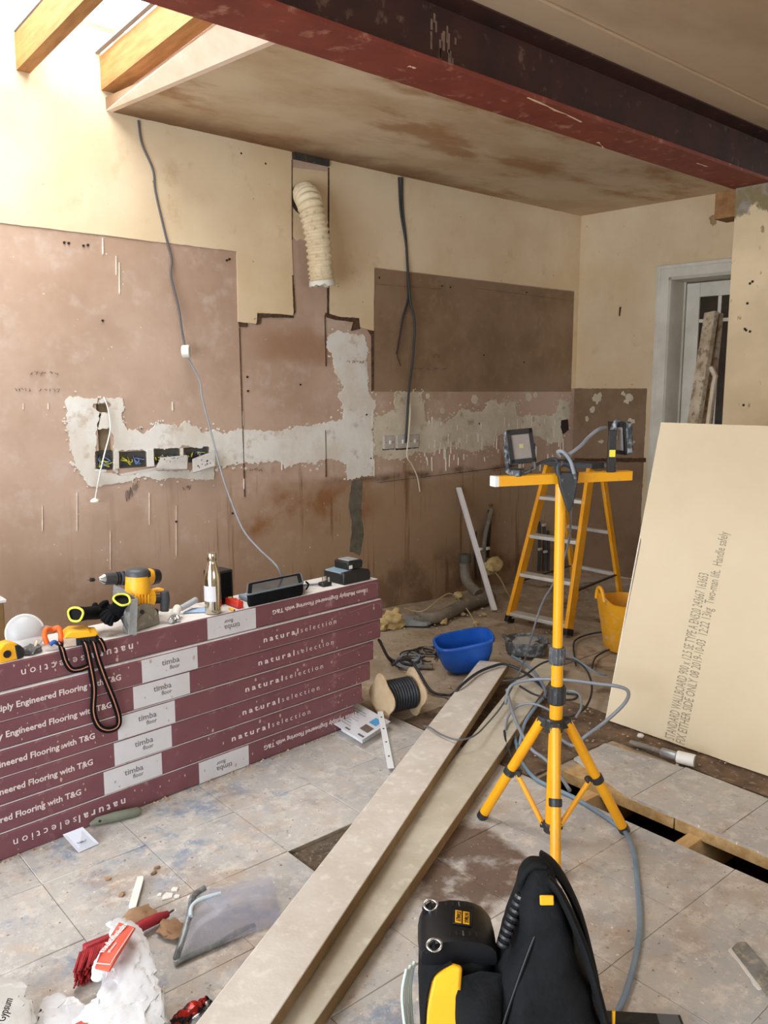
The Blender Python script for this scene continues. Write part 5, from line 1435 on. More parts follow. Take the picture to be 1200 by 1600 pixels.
# clamp and wing bracket at the pole top
MB().prism([(-.03, .015), (.034, .015), (.03, -.03), (.02, -.085), (.008, -.11), (-.004, -.08), (-.022, -.03)], -.012, .008, frame(TP(886, 745, -.045), RIGHT, UPV)).build('clamp_bracket', M_CLAMP, tri, bevel=.004)
MB().tube([TP(873, 742, -.05), TP(872, 728, -.05), TP(884, 724, -.05), TP(895, 732, -.05), TP(899, 748, -.05)], .009, 8, smooth=4).build('clamp_ring', M_CLAMP, tri, smooth=80)
MB().tube([TP(876, 712, -.04), TP(872, 706, -.05), TP(880, 706, -.06), TP(891, 720, -.06), TP(897, 740, -.06)], .006, 8, smooth=5).build('bent_lead', M_GREYC, tri, smooth=80)
M_LAMPB = mat('dusty_lamp_casting', '2c2f33', '3c4045', 18, .55, dust='9aa0a4', dust_amt=.3)
M_LENS = mat('lamp_lens', '8d847e', '7d746e', 6, .2)
# left floodlight
def floodlight(c, xdir, updir, w, h, dth, par):
    F_ = frame(c, xdir, updir)
    MB().prism([(-w / 2, -h / 2), (w / 2, -h / 2), (w / 2, h / 2), (-w / 2, h / 2)], -dth, 0, F_).build('lamp_housing', M_LAMPB, par, bevel=.004)
    fr = MB()
    for x0, x1, y0, y1 in ((-w / 2, w / 2, -h / 2, -h / 2 + .012), (-w / 2, w / 2, h / 2 - .016, h / 2), (-w / 2, -w / 2 + .011, -h / 2, h / 2), (w / 2 - .011, w / 2, -h / 2, h / 2)):
        fr.prism([(x0, y0), (x1, y0), (x1, y1), (x0, y1)], 0, .006, F_)
    fr.build('lamp_bezel', M_BLK, par, bevel=.001)
    ln = MB().prism([(-w / 2 + .01, -h / 2 + .011), (w / 2 - .01, -h / 2 + .011), (w / 2 - .01, h / 2 - .015), (-w / 2 + .01, h / 2 - .015)], 0, .002, F_).build('lens', M_LENS, par, smooth=0)
    MB().box(F_ @ Vector((.0, .0, .0022)), (.012, .012, .002), F_.to_3x3()).build('led_chip', mat('led_yellow', 'a89a6a', rough=.4), ln, smooth=0)
    for k in range(6): MB().prism([(-w / 2 + .01 + k * .013, -h / 2 + .01), (-w / 2 + .013 + k * .013, -h / 2 + .01), (-w / 2 + .013 + k * .013, h / 2 - .01), (-w / 2 + .01 + k * .013, h / 2 - .01)], -dth - .01, -dth, F_).build('cooling_fin', M_LAMPB, par, smooth=0)
    return F_
fl = thing('floodlight', 'small LED floodlight at the left end of the yellow bar', 'floodlight', TP(808, 742, -.06), 0, 'floodlights on the tripod bar')
cc = TP(814, 697, -.07)
F_ = floodlight(cc, (RIGHT * .93 + FWD_H * .25 + UPV * .07).normalized(), (UPV * .97 - RIGHT * .14 + FWD_H * .2), .08, .1, .028, fl)
for s in (-1, 1):
    p0 = F_ @ Vector((s * .043, -.005, -.014)); p1 = F_ @ Vector((s * .043, -.07, -.02)); p2 = TP(808, 739, -.06)
    MB().tube([p0, p1, p1.lerp(p2, .6) - UPV * .004, p2 + (p1 - p2) * .15], .0065, 8, smooth=0).build('bracket_arm', M_GALV if s > 0 else M_LAMPB, fl, smooth=60)
    MB().cyl(p0 - RIGHT * .006, p0 + RIGHT * .006, .012, n=12).build('pivot_knob', M_LAMPB, fl)
MB().box(TP(807, 738, -.06), (.045, .04, .022), RZ(.3)).build('bracket_foot', M_LAMPB, fl, bevel=.004)
fr_ = thing('floodlight', 'floodlight seen edge-on at the right end of the bar', 'floodlight', TP(955, 742, .07), 0, 'floodlights on the tripod bar')
F_ = floodlight(TP(966, 684, .07), (FWD_H * -.95 + RIGHT * .3), (UPV * .99 - RIGHT * .1), .09, .1, .02, fr_)
MB().tube([TP(957, 737, .06), TP(956, 700, .06), TP(959, 668, .06), TP(964, 659, .06)], [.012, .009], 8).build('bracket_arm', M_LAMPB, fr_, smooth=60)
MB().bar(TP(954, 738, .04), TP(957, 672, .04), .024, .012, up=FWD_H).build('bracket_plate', M_BLK, fr_, bevel=.002)
MB().bar(TP(956.5, 714, .026), TP(957, 703, .026), .018, .002, up=FWD_H).build('warning_sticker', mat('yellow_sticker', 'e3cf3a', rough=.5), fr_)
MB().tube([TP(945, 727, .05), TP(963, 727, .05)], .008, 8).build('wing_nut', M_GALV, fr_)
MB().tube([TP(962, 657, .06), TP(969, 658, .06)], .008, 8).build('top_knob', M_GALV, fr_)
MB().tube([TP(947, 668, .05), TP(935, 671, .02), TP(920, 683, 0), TP(908, 696, -.03), TP(892, 708, -.05), TP(884, 712, -.05)], .0055, 8, smooth=5).build('lamp_lead', M_GREYC, fr_, smooth=80)
MB().tube([TP(828, 738, -.06), TP(835, 729, -.05), TP(850, 721, -.04), TP(868, 717, -.04), TP(872, 728, -.05)], .0048, 8, smooth=5).build('lamp_lead', M_BLACKC, fl, smooth=80)
# leads
wire_thing('lamp_flex', 'thin grey flex running from the tripod head to the planks', 'cable', [TP(893, 765, -.05), TP(892, 800, .02), TP(888, 850, .1), TP(868, 905, .2), TP(846, 945, .3), TP(829, 1000, .42), P(820, 1030, .2), P(806, 1062, .09), P(786, 1100, .08), P(760, 1132, .085), P(740, 1150, .1), P(715, 1156, .103), P(690, 1148, .101), P(672, 1137, .1), P(662, 1134, .085)], .0036, mat('dark_flex', '5c5e63', rough=.5))
M_BLUEC = mat('blue_grey_cable', '6d8296', '7c8fa0', 12, .5)
wire_thing('extension_cable', 'blue-grey cable snaking from the tripod foot across the floor', 'cable', [P(960, 1590, .008), P(978, 1550, .008), P(994, 1490, .008), P(1000, 1440, .008), P(996, 1380, .008), P(990, 1330, .008), P(978, 1302, .012), P(962, 1288, .01), P(930, 1266, .01), P(895, 1245, .01), P(862, 1230, .01), P(835, 1215, .01), P(815, 1190, .012), P(806, 1160, .02), P(800, 1130, .04)], .0075, M_BLUEC)
t_ = thing('coiled_cable', 'loose grey cable loops piled behind the tripod', 'cable', P(850, 1080))
loops = [
    [P(790, 1100, .08), P(798, 1072, .14), P(830, 1062, .2), P(880, 1062, .22), P(930, 1068, .24), P(968, 1073, .25), P(982, 1082, .25), P(975, 1100, .22), P(945, 1128, .14), P(915, 1150, .06), P(895, 1165, .03), P(870, 1150, .02)],
    [P(792, 1078, .1), P(800, 1110, .1), P(812, 1140, .08), P(830, 1170, .05), P(850, 1185, .03), P(870, 1205, .01), P(890, 1235, .01)],
    [P(786, 1064, .08), P(815, 1058, .1), P(850, 1035, .12), P(890, 1030, .12), P(915, 1045, .1), P(925, 1075, .06), P(915, 1105, .04), P(890, 1120, .03), P(860, 1120, .03)],
    [P(800, 1025, .05), P(830, 1045, .06), P(852, 1080, .08), P(840, 1100, .1), P(820, 1130, .08), P(812, 1165, .03)],
    [P(790, 1140, .05), P(795, 1118, .07), P(812, 1102, .1), P(835, 1100, .12), P(860, 1110, .1)],
    [P(788, 1142, .05), P(792, 1165, .04), P(806, 1195, .03), P(815, 1205, .02)],
    [P(848, 1010, .05), P(862, 1006, .06), P(900, 1030, .08), P(930, 1050, .05), P(948, 1055, .03)],
    [P(870, 1100, .1), P(885, 1080, .12), P(905, 1085, .12), P(908, 1105, .1), P(900, 1120, .08)],
    [P(812, 1072, .1), P(835, 1085, .1), P(865, 1092, .1), P(895, 1093, .1), P(902, 1086, .1), P(885, 1084, .1)]]
for k, lp in enumerate(loops):
    MB().tube(lp, .0072 if k in (0, 1, 3) else .005, 8, smooth=6).build('cable_loop', (M_BLUEC, M_GREYC, M_BLACKC)[k % 3] if k else M_GREYC, t_, smooth=80)
wire_thing('reel_lead', 'black-grey lead running from the cable reel over the planks', 'cable', [P(612, 1040, .12), P(625, 1032, .14), P(645, 1036, .1), P(672, 1078, .02), P(696, 1086, .012), P(708, 1084, .07), P(722, 1070, .1), P(745, 1052, .097), P(768, 1042, .096), P(790, 1038, .095), P(822, 1052, .07), P(850, 1075, .062)], .007, MATS['black_sheath'])
wire_thing('floor_cable', 'thin dark cable curling on the ground by the yellow trug', 'cable', [P(900, 1040, .01), P(896, 1010, .01), P(902, 998, .012), P(925, 990, .012), P(945, 988, .012), P(955, 995, .012)], .005, M_BLACKC)
wire_thing('floor_cable', 'second dark cable lying near the plasterboard edge', 'cable', [P(925, 1045, .01), P(930, 1028, .012), P(945, 1018, .012), P(962, 1012, .012)], .005, M_BLACKC)

# ------------------------------------------------------------------ step ladder
M_FIB = mat('yellow_fibreglass', 'e9a21a', 'dc9412', 7, .45, dust='cfb27a', dust_amt=.1)
M_STEP = mat('scuffed_aluminium', 'd5d5d2', 'c2c2be', 9, .4, metal=.35, dust='b5b0a6', dust_amt=.1)
lad = thing('step_ladder', 'yellow fibreglass step ladder with white metal treads', 'ladder', (4.1, 3.05, 0))
zt = .965
FL0, FR0 = P(795, 972, .0), P(887, 993, .0)
FL1, FR1 = P(857, 728, zt), P(923, 733, zt)
for a, b in ((FL0, FL1), (FR0, FR1)):
    dv = (FR0 - FL0).normalized(); fw = dv.cross(UPV)
    MB().bar(a + UPV * .004, b, .025, .06, up=fw.cross(b - a) if False else Vector((1, 0, 0))).build('front_rail', M_FIB, lad, bevel=.003)
    MB().bar(a + UPV * .001, a + (b - a) * .04, .03, .066, up=Vector((1, 0, 0))).build('rail_foot', M_BLK, lad, bevel=.003)
for k, f in enumerate((.06, .31, .555, .80)):
    a, b = FL0.lerp(FL1, f), FR0.lerp(FR1, f)
    dv = (b - a).normalized()
    MB().bar(a + dv * .012, b - dv * .012, .075, .022).build('tread', M_STEP, lad, bevel=.003)
    if k == 0:
        for p, q in ((a, b), (b, a)):
            e = (q - p).normalized(); MB().bar(p + e * .012 - UPV * .03, p + e * .07 - UPV * .01, .02, .006).build('tread_strut', M_STEP, lad)
tl, tr_ = FL1 + Vector((.06, 0, -.01)), FR1 + Vector((.06, 0, -.01))
BL0, BR0 = Vector((4.66, 3.36, 0)), Vector((4.64, 2.98, 0))
BL1, BR1 = tl + Vector((.06, 0, -.01)), tr_ + Vector((.06, 0, -.01))
for a, b in ((BL0, BL1), (BR0, BR1)): MB().bar(a + UPV * .002, b, .022, .04, up=Vector((1, 0, 0))).build('rear_rail', M_FIB, lad, bevel=.003)
MB().bar(BL0.lerp(BL1, .28), BR0.lerp(BR1, .28), .03, .02).build('rear_brace', M_STEP, lad)
MB().bar(BL0.lerp(BL1, .58), BR0.lerp(BR1, .58), .03, .02).build('rear_brace', M_STEP, lad)
top = [FL1 + Vector((-.02, .02, .0)), FR1 + Vector((-.02, -.02, 0)), BR1 + Vector((.02, -.02, .02)), BL1 + Vector((.02, .02, .02))]
for p in top: p.z = zt
a_ = [p for p in top] + [p + UPV * .035 for p in top]
MB().add(a_, [(3, 2, 1, 0), (4, 5, 6, 7), (0, 1, 5, 4), (1, 2, 6, 5), (2, 3, 7, 6), (3, 0, 4, 7)]).build('top_platform', mat('dark_grey_tray', '3d4145', '4c5054', 12, .6), lad, bevel=.004)
MB().bar(FR0.lerp(FR1, .26) + Vector((.02, 0, 0)), BR0.lerp(BR1, .28), .018, .006).build('spreader', M_BLK, lad)
MB().bar(FL0.lerp(FL1, .26) + Vector((.02, 0, 0)), BL0.lerp(BL1, .28), .018, .006).build('spreader', M_BLK, lad)

# ------------------------------------------------------------------ plasterboard, trug, timber by the door
M_GYP = mat('plasterboard_paper', 'd8c8ac', 'd2c1a3', 2, .8, bump=.05)
pb = thing('plasterboard', 'large buff plasterboard sheet leaning at the right with printed lettering', 'plasterboard', (3.02, 1.5, 0))
yb0, yb1 = 2.02, .80
B0 = P(946, 1124, .004); bx = B0.x
T0 = VX(1033, 660, 3.36)
lean = (Vector((3.36, 0, T0.z)) - Vector((bx, 0, .004))).normalized()
hb = (Vector((3.36, 0, T0.z)) - Vector((bx, 0, .004))).length
Fb = frame((bx, 0, .004), (0, -1, 0), lean)          # x towards the camera room, y up the sheet, z out of it
B0y, T0y = B0.y, T0.y
MB().prism(jag([(-B0y, 0), (-.8, 0), (-.8, hb), (-T0y, hb), (-(B0y * .4 + T0y * .6), hb * .62), (-(B0y * .42 + T0y * .58) + .012, hb * .6)], .0012, .03, 5), -.0125, 0, Fb).build('board_face', M_GYP, pb, smooth=0)
MB().prism([(-B0y - .001, 0), (-B0y + .004, 0), (-T0y + .004, hb), (-T0y - .001, hb)], -.0118, -.0005, Fb).build('core_edge', mat('gypsum_core', 'e4ddcf', rough=.9), pb, smooth=0)
M_STAMP = mat('grey_stamp', '8f8672', rough=.8)
def pbp(u, v):                                        # photo pixel to sheet coordinates
    nrm = Fb.to_3x3() @ Vector((0, 0, 1)); o_ = Fb.translation
    d = ray(u, v); q = EYE + d * ((o_ - EYE).dot(nrm) / d.dot(nrm))
    return Fb.inverted() @ q
cz = lambda a, b: (1030 + a / 4.323, 820 + b / 4.323)
for body, a, b, sz in (('STANDARD WALLBOARD 900 x 12.5 SE TYPE A EN520 243667 163653', cz(100, 1460), cz(335, 335), .062), ('FIX EITHER SIDE ONLY 08 2019-10-03  12:22 13kg  Two-man lift.  Handle safely', cz(170, 1490), cz(468, 55), .058)):
    p, q = pbp(*a), pbp(*b)
    e = (q - p); L_ = e.length
    wx = Fb.to_3x3() @ Vector((e.x, e.y, 0)).normalized()
    wy = Fb.to_3x3() @ Vector((-e.y, e.x, 0)).normalized()
    text(body, sz, M_STAMP, pb, frame(Fb @ Vector((p.x, p.y, .0006)), wx, wy), name='stamped_lettering', fit=L_, extrude=.0003)
M_TRUG = mat('yellow_trug', 'e8a41e', 'd9951a', 8, .5, dust='c9a878', dust_amt=.15)
cT = Vector((3.98, 2.52, 0))
tg = thing('trug', 'flexible yellow trug tub behind the plasterboard edge', 'bucket', cT)
F_ = Matrix.Translation(cT + UPV * .002)
rg = []
for r, z in ((.002, 0), (.115, 0), (.125, .01), (.172, .27), (.178, .28), (.17, .282), (.118, .02), (.002, .015)):
    rg.append([F_ @ Vector((r * math.cos(a) * 1.0, r * math.sin(a) * 1.0, z + (.05 * max(0, math.cos(2 * a + 1.0)) ** 3 if z > .2 else 0))) for a in np.linspace(0, 6.2832, 41)[:-1]])
MB().ring_loft(rg).build('tub_wall', M_TRUG, tg, smooth=50)
for s in (0, math.pi):
    a0_ = -.5 + s
    MB().tube([F_ @ Vector(((.178) * math.cos(a0_ + k), .178 * math.sin(a0_ + k), z)) for k, z in ((-.28, .29), (-.15, .345), (0, .36), (.15, .345), (.28, .29))], .011, 8, smooth=4).build('handle', M_TRUG, tg, smooth=80)
MB().lathe([(.15, .2), (.002, .21)], 24, F_).build('rubble_fill', mat('trug_rubble', 'b09880', '8f7a64', 20, .9, bump=.9), tg)
M_DIRTYW = mat('painted_dirty_timber', 'c9bda8', '9f8c74', 9, .85, bump=.4, dust='7f6a52', dust_amt=.3)
t_ = thing('batten', 'thick dirty white batten leaning beside the glazed door', 'batten', P(1030, 985), 0, 'battens leaning by the door')
MB().bar(P(1034, 985, .02), VX(1112, 488, 4.80), .085, .035, up=Vector((-1, .3, 0))).build('timber', M_DIRTYW, t_, bevel=.003)
t_ = thing('batten', 'short dirty offcut standing behind the thick batten by the door', 'batten', P(1060, 975), 0, 'battens leaning by the door')
MB().bar(P(1075, 965, .02), VX(1122, 490, 4.86), .06, .03, up=Vector((-1, .3, 0))).build('timber', M_DIRTYW, t_, bevel=.003)
t_ = thing('bent_strip', 'bent pale metal strip leaning in front of the battens', 'strip', P(1085, 985))
MB().tube([P(1082, 985, .02), VX(1106, 665, 4.6), VX(1115, 600, 4.62), VX(1118, 588, 4.63), VX(1111, 574, 4.64)], .016, 6, smooth=0).build('strip', mat('pale_strip', 'd1c4b0', 'b8a68e', 9, .7), t_, bevel=.002)

# ------------------------------------------------------------------ floor things on the right
t_ = thing('pipe_fitting', 'white pipe fitting lying at the foot of the plasterboard', 'pipe fitting', P(1070, 1190))
a, b = P(1058, 1182, .026), P(1086, 1189, .026)
MB().cyl(a, b, .024, n=18).build('coupling', M_WHITEP, t_, bevel=.002)
MB().cyl(b, b + (b - a).normalized() * .003, .020, n=18).build('end_stain', M_WASTE, t_)
MB().tube([a, P(1045, 1178, .025), P(1035, 1175, .02)], .018, 10).build('grey_collar', M_GREYP, t_, bevel=.002)
MB().tube([P(1040, 1177, .02), P(1015, 1168, .018), P(985, 1160, .014)], .011, 10).build('tail_pipe', M_WASTE, t_, smooth=60)
q = P(1001, 1150)
tag(lump(P(1001, 1150, .012), .016, 3, (1.3, 1, .6), .4, 1).build('plaster_shard', M_FILLER, None, smooth=0), 'small white plaster lump on the dark soil', 'rubble')
pts = [P(1143, 1484, 0), P(1152, 1475, 0), P(1165, 1474, 0), P(1240, 1560, 0), P(1215, 1580, 0)]
t_ = thing('filling_knife', 'worn grey blade lying flat near the lower right corner', 'scraper', P(1180, 1520))
MB().prism([(p.x, p.y) for p in pts], .001, .005, Matrix.Identity(4)).build('blade', mat('worn_steel', '8f9194', '74716c', 14, .5, metal=.3, dust='b3a898', dust_amt=.3), t_, smooth=0)
MB().prism(jag([(p.x, p.y) for p in (P(1138, 1486), P(1146, 1478), P(1192, 1545), P(1186, 1548))], .004, .02, 3), .0005, .003, Matrix.Identity(4)).build('plaster_smear', M_FILLER, t_, smooth=0)
t_ = thing('spirit_level', 'black and grey bar lying on the floor beside the backpack', 'level', P(1000, 1592))
MB().bar(P(930, 1592, .012), P(1066, 1600, .012), .035, .02).build('level_bar', M_BLK, t_, bevel=.002)
MB().bar(P(1028, 1598, .013), P(1062, 1600, .013), .036, .02).build('end_block', mat('dark_grey_end', '55575b', rough=.5), t_, bevel=.002)

# ------------------------------------------------------------------ floor things on the left
M_CARDB = mat('brown_lump', '9b7a5c', '84654a', 12, .9, bump=.6)
t_ = thing('wood_handle', 'grey-green worn wooden handle lying against the stack', 'handle', P(180, 1282))
MB().tube([P(141, 1288, .014), P(152, 1283, .016), P(180, 1276, .018), P(214, 1268, .016), P(219, 1267, .014)], [.006, .014, .017, .016, .012], 12).build('grip', mat('worn_green_wood', '7a7d6c', '686b5c', 10, .8, bump=.3), t_, smooth=60)
MB().cyl(P(156, 1283, .034), P(156, 1283, .028), .005, n=8).build('hanging_hole', M_BLK, t_)
pts = [P(98, 1304, .045), P(129, 1292, .05), P(155, 1318, .004), P(123, 1332, .004)]
t_ = thing('instruction_card', 'small white printed card propped at the foot of the stack', 'card', P(125, 1320))
nn = (pts[1] - pts[0]).cross(pts[3] - pts[0]).normalized()
cardo = MB().add(pts + [p + nn * .0015 for p in pts], [(0, 1, 2, 3), (7, 6, 5, 4), (0, 4, 5, 1), (1, 5, 6, 2), (2, 6, 7, 3), (3, 7, 4, 0)]).build('card_sheet', mat('card_white', 'cfd2dc', 'c2c6d2', 6, .6), t_, smooth=0)
for k in range(3):
    p = pts[0].lerp(pts[1], .45).lerp(pts[3].lerp(pts[2], .45), .6) + Vector((.006 * (k - 1), .004 * (k % 2), .0))
    s = -nn if nn.z < 0 else nn
    MB().tube([p + s * .001 + Vector((.008 * math.cos(a), .008 * math.sin(a), 0)) for a in np.linspace(0, 5.5, 8)], .001, 4).build('printed_mark', M_INKG, cardo)
t_ = thing('plastic_trim', 'short white plastic trim offcut on the tiles', 'trim', P(214, 1400))
MB().bar(P(207, 1417, .008), P(220, 1371, .008), .02, .012).build('trim_body', M_WHITEP, t_, bevel=.002)
MB().bar(P(211, 1417, .016), P(223, 1372, .016), .006, .004).build('trim_lip', M_WHITEP, t_)
sh = ['largest white plaster shard', 'middle-sized white plaster shard', 'thin white plaster shard', 'small white plaster shard nearest the trim', 'single white plaster shard apart on the right']
random.seed(8)
for k, (u, v, r) in enumerate(((262, 1401, .022), (272, 1391, .014), (276, 1402, .012), (249, 1399, .009), (297, 1403, .01))):
    c0 = P(u, v)
    poly = [(r * random.uniform(.6, 1.2) * math.cos(a), r * random.uniform(.5, .9) * math.sin(a)) for a in np.linspace(0, 6.28, 6)[:-1]]
    tag(MB().prism(poly, .0005, .004, Matrix.Translation(c0)).build('plaster_shard', M_WHITEP, None, smooth=0), sh[k] + ' lying on the tiles', 'shard', 'white plaster shards on the tiles')
for k, (u, v, sq, l) in enumerate(((214, 1432, (1.5, 1, .35), 'flat brown clay lump behind the red brush handle'), (266, 1452, (.95, 1.25, .4), 'brown clay lump right of the red brush handle'))):
    tag(lump(P(u, v, .014), .033, 55 + k, sq, .35, 3).build('clay_lump', M_CARDB, None, smooth=40), l, 'lump', 'brown clay lumps')
for k, (u, v) in enumerate(((170, 1372), (240, 1363), (245, 1355), (190, 1397), (44, 1578))):
    tag(lump(P(u, v, .005), .009, 65 + k, (1.3, .8, .7), .5, 1).build('rubble_piece', M_CARDB, None, smooth=0), 'small brown clay crumb on the tiles', 'rubble', 'clay crumbs on the tiles')
# red brush
br = thing('hand_brush', 'red hand brush with stiff bristles partly under the plaster bag', 'brush', P(200, 1470))
M_BRED = mat('brush_red', 'a52832', '8e1f2a', 10, .5, dust='7a3b3a', dust_amt=.1)
MB().tube([P(262, 1428, .02), P(248, 1434, .024), P(222, 1446, .026), P(200, 1462, .03), P(182, 1474, .034)], [.009, .014, .015, .014, .016], 12).build('handle', M_BRED, br, smooth=60)
a, b = P(184, 1470, .04), P(130, 1492, .045)
MB().bar(a, b, .022, .052).build('brush_back', M_BRED, br, bevel=.006)
random.seed(12)
mb = MB()
dv = (b - a).normalized(); sv = dv.cross(UPV)
for i in range(16):
    for j in range(6):
        p = a.lerp(b, (i + .5) / 16) + sv * (-.021 + .0084 * j)
        p = a.lerp(b, (i + .5) / 16) - FWD_H * .022 + UPV * (-.02 + .0085 * j)
        q = p - FWD_H * .048 + Vector((random.uniform(-.005, .005), random.uniform(-.005, .005), -.018 + random.uniform(-.003, .003)))
        mb.tube([p, q], [.004, .0028], 4)
o = mb.build('bristles', mat('bristle_red', 'b02a2e', '86181e', 30, .8), br, smooth=0); o['kind'] = 'stuff'
MB().tube([P(262, 1428, .02), P(271, 1422, .018)], .003, 6).build('hanging_hook', M_GALV, br)

def crumple(name, ring_pts, m, parent, seed, amp, n=64):
    """a sack made of closed outlines lofted and crumpled into sharp folds"""
    sub_ = 6
    keys = []
    for c_, rx, ry, ux_, uy_ in ring_pts: keys.append((Vector(c_), Vector((rx, ry, 0))))
    cs_ = catmull([k[0] for k in keys], sub_); rs_ = catmull([k[1] for k in keys], sub_)
    ux_, uy_ = Vector(ring_pts[0][3]), Vector(ring_pts[0][4])
    rings = []
    for c_, r_ in zip(cs_, rs_):
        ring = []
        for j in range(n):
            a = 2 * math.pi * j / n
            d_ = ux_ * r_.x * math.cos(a) + uy_ * r_.y * math.sin(a)
            p = c_ + d_
            q = p + Vector((noise.noise(p * 20), noise.noise(p * 20 + Vector((5, 0, 0))), noise.noise(p * 20 + Vector((0, 7, 0))))) * .02
            f = (.5 - abs(noise.noise(q * 26 + Vector((seed, 0, 0)))) * 2) + .55 * (.5 - abs(noise.noise(q * 60 + Vector((0, seed, 0)))) * 2)
            p = p + d_.normalized() * f * amp
            p.z = max(p.z, .001)
            ring.append(p)
        rings.append(ring)
    return MB().ring_loft(rings).build(name, m, parent, smooth=28)
M_SACK = mat('white_paper_sack', 'd3d4d7', 'c2c3c6', 9, .7, bump=.25, bscale=20, dust='b3a698', dust_amt=.12)
M_SACKR = mat('sack_red_print', 'd9604a', 'cf5340', 9, .7)
sack = thing('plaster_sack', 'white paper plaster sack with a red printed panel', 'sack', P(190, 1560))
ux, uy = RIGHT, FWD_H
def sackring(u, v, z, rx, ry):
    c_ = P(u, v, z); return (c_, rx, ry, ux.to_tuple(), uy.to_tuple())
crumple('sack_body', [sackring(205, 1640, .02, .07, .05), sackring(203, 1600, .055, .075, .065), sackring(202, 1555, .075, .066, .055), sackring(200, 1515, .085, .056, .045), sackring(195, 1475, .1, .047, .035), sackring(186, 1448, .112, .033, .022), sackring(180, 1440, .118, .018, .008)], M_SACK, sack, 3, .014)
crumple('torn_flap', [sackring(150, 1608, .01, .05, .04), sackring(150, 1590, .03, .045, .035), sackring(160, 1570, .045, .03, .02), sackring(166, 1558, .05, .015, .008)], M_SACK, sack, 9, .012)
crumple('torn_flap', [sackring(152, 1530, .035, .012, .008), sackring(160, 1510, .06, .02, .012), sackring(172, 1490, .085, .025, .016)], M_SACK, sack, 11, .008)
pr = [P(157, 1488, .125), P(186, 1441, .135), P(211, 1449, .138), P(183, 1492, .14), P(170, 1517, .128), P(148, 1512, .115)]
pc = sum(pr, Vector()) / 6
nn = (pr[1] - pr[0]).cross(pr[3] - pr[0]).normalized()
if nn.dot(EYE - pc) < 0: nn = -nn
mb = MB(); mb.add(pr + [p - nn * .004 for p in pr], [(0, 1, 2, 3, 4, 5), (11, 10, 9, 8, 7, 6)] + [(i, 6 + i, 6 + (i + 1) % 6, (i + 1) % 6) for i in range(6)])
pnl = mb.build('printed_panel', M_SACKR, sack, smooth=0)
a, b = P(161, 1490, .128), P(198, 1447, .137)
wx = (b - a).normalized(); wy = nn.cross(wx)
text('multifinish', .03, M_PAPER, pnl, frame(a - wy * .004 + nn * .004, wx, wy), fit=(b - a).length, extrude=.0005, bold=.0006)
text('plaster', .012, M_PAPER, pnl, frame(a - wy * .02 + nn * .003, wx, wy), extrude=.0005)
mb = MB(); pl = [P(151, 1506, .119), P(173, 1508, .131), P(185, 1488, .1415), P(209, 1452, .14)]
mb.tube([p + nn * .002 for p in pl], .0012, 5); mb.build('white_line', M_PAPER, pnl)
sk2 = thing('paper_scrap', 'torn white sack scrap with a red print lying left of the sack', 'scrap', P(100, 1590))
crumple('scrap_body', [sackring(100, 1640, .004, .065, .05), sackring(98, 1600, .022, .055, .045), sackring(95, 1572, .028, .042, .03), sackring(88, 1560, .022, .025, .012)], M_SACK, sk2, 15, .012)
MB().add([P(116, 1600, .036), P(140, 1588, .033), P(152, 1600, .03), P(150, 1612, .03), P(118, 1614, .034)], [(0, 1, 2, 3, 4)]).build('red_print', M_SACKR, sk2, smooth=0)
sk3 = thing('gypsum_bag', 'crumpled grey-white gypsum bag in the lower left corner', 'sack', P(15, 1590))
M_SACK3 = mat('grey_paper_sack', 'c4c2be', 'b0ada8', 9, .7, bump=.25, bscale=20, dust='9a8e80', dust_amt=.15)
crumple('bag_body', [sackring(0, 1650, .004, .08, .06), sackring(0, 1600, .04, .07, .05), sackring(5, 1560, .05, .05, .035), sackring(12, 1538, .05, .03, .015)], M_SACK3, sk3, 21, .016)
a, b = P(4, 1606, .102), P(20, 1562, .098)
wx = (b - a).normalized(); nn2 = (EYE - a).normalized(); wy = nn2.cross(wx)
text('n Gypsum', .026, M_BLK, sk3, frame(a + nn2 * .006, wx, wy), fit=(b - a).length, extrude=.0005)
# foil wrapper
wr_ = thing('snack_wrapper', 'crumpled red and black foil wrapper at the bottom edge', 'wrapper', P(300, 1585))
crumple('foil_body', [(P(275, 1606, .01), .012, .02, ux.to_tuple(), UPV.to_tuple()), (P(290, 1590, .015), .02, .018, ux.to_tuple(), UPV.to_tuple()), (P(308, 1574, .016), .019, .016, ux.to_tuple(), UPV.to_tuple()), (P(322, 1562, .014), .011, .011, ux.to_tuple(), UPV.to_tuple())], mat('foil_red', 'b3261e', '2a2426', 40, .25, metal=.3, contrast=(.47, .53)), wr_, 31, .012, 24)
crumple('silver_fold', [(P(300, 1600, .012), .008, .01, ux.to_tuple(), UPV.to_tuple()), (P(318, 1588, .016), .012, .012, ux.to_tuple(), UPV.to_tuple()), (P(327, 1566, .014), .006, .012, ux.to_tuple(), UPV.to_tuple())], mat('foil_silver', 'b9bcc0', '3a3a3e', 40, .2, metal=.8, contrast=(.45, .55)), wr_, 37, .008, 20)
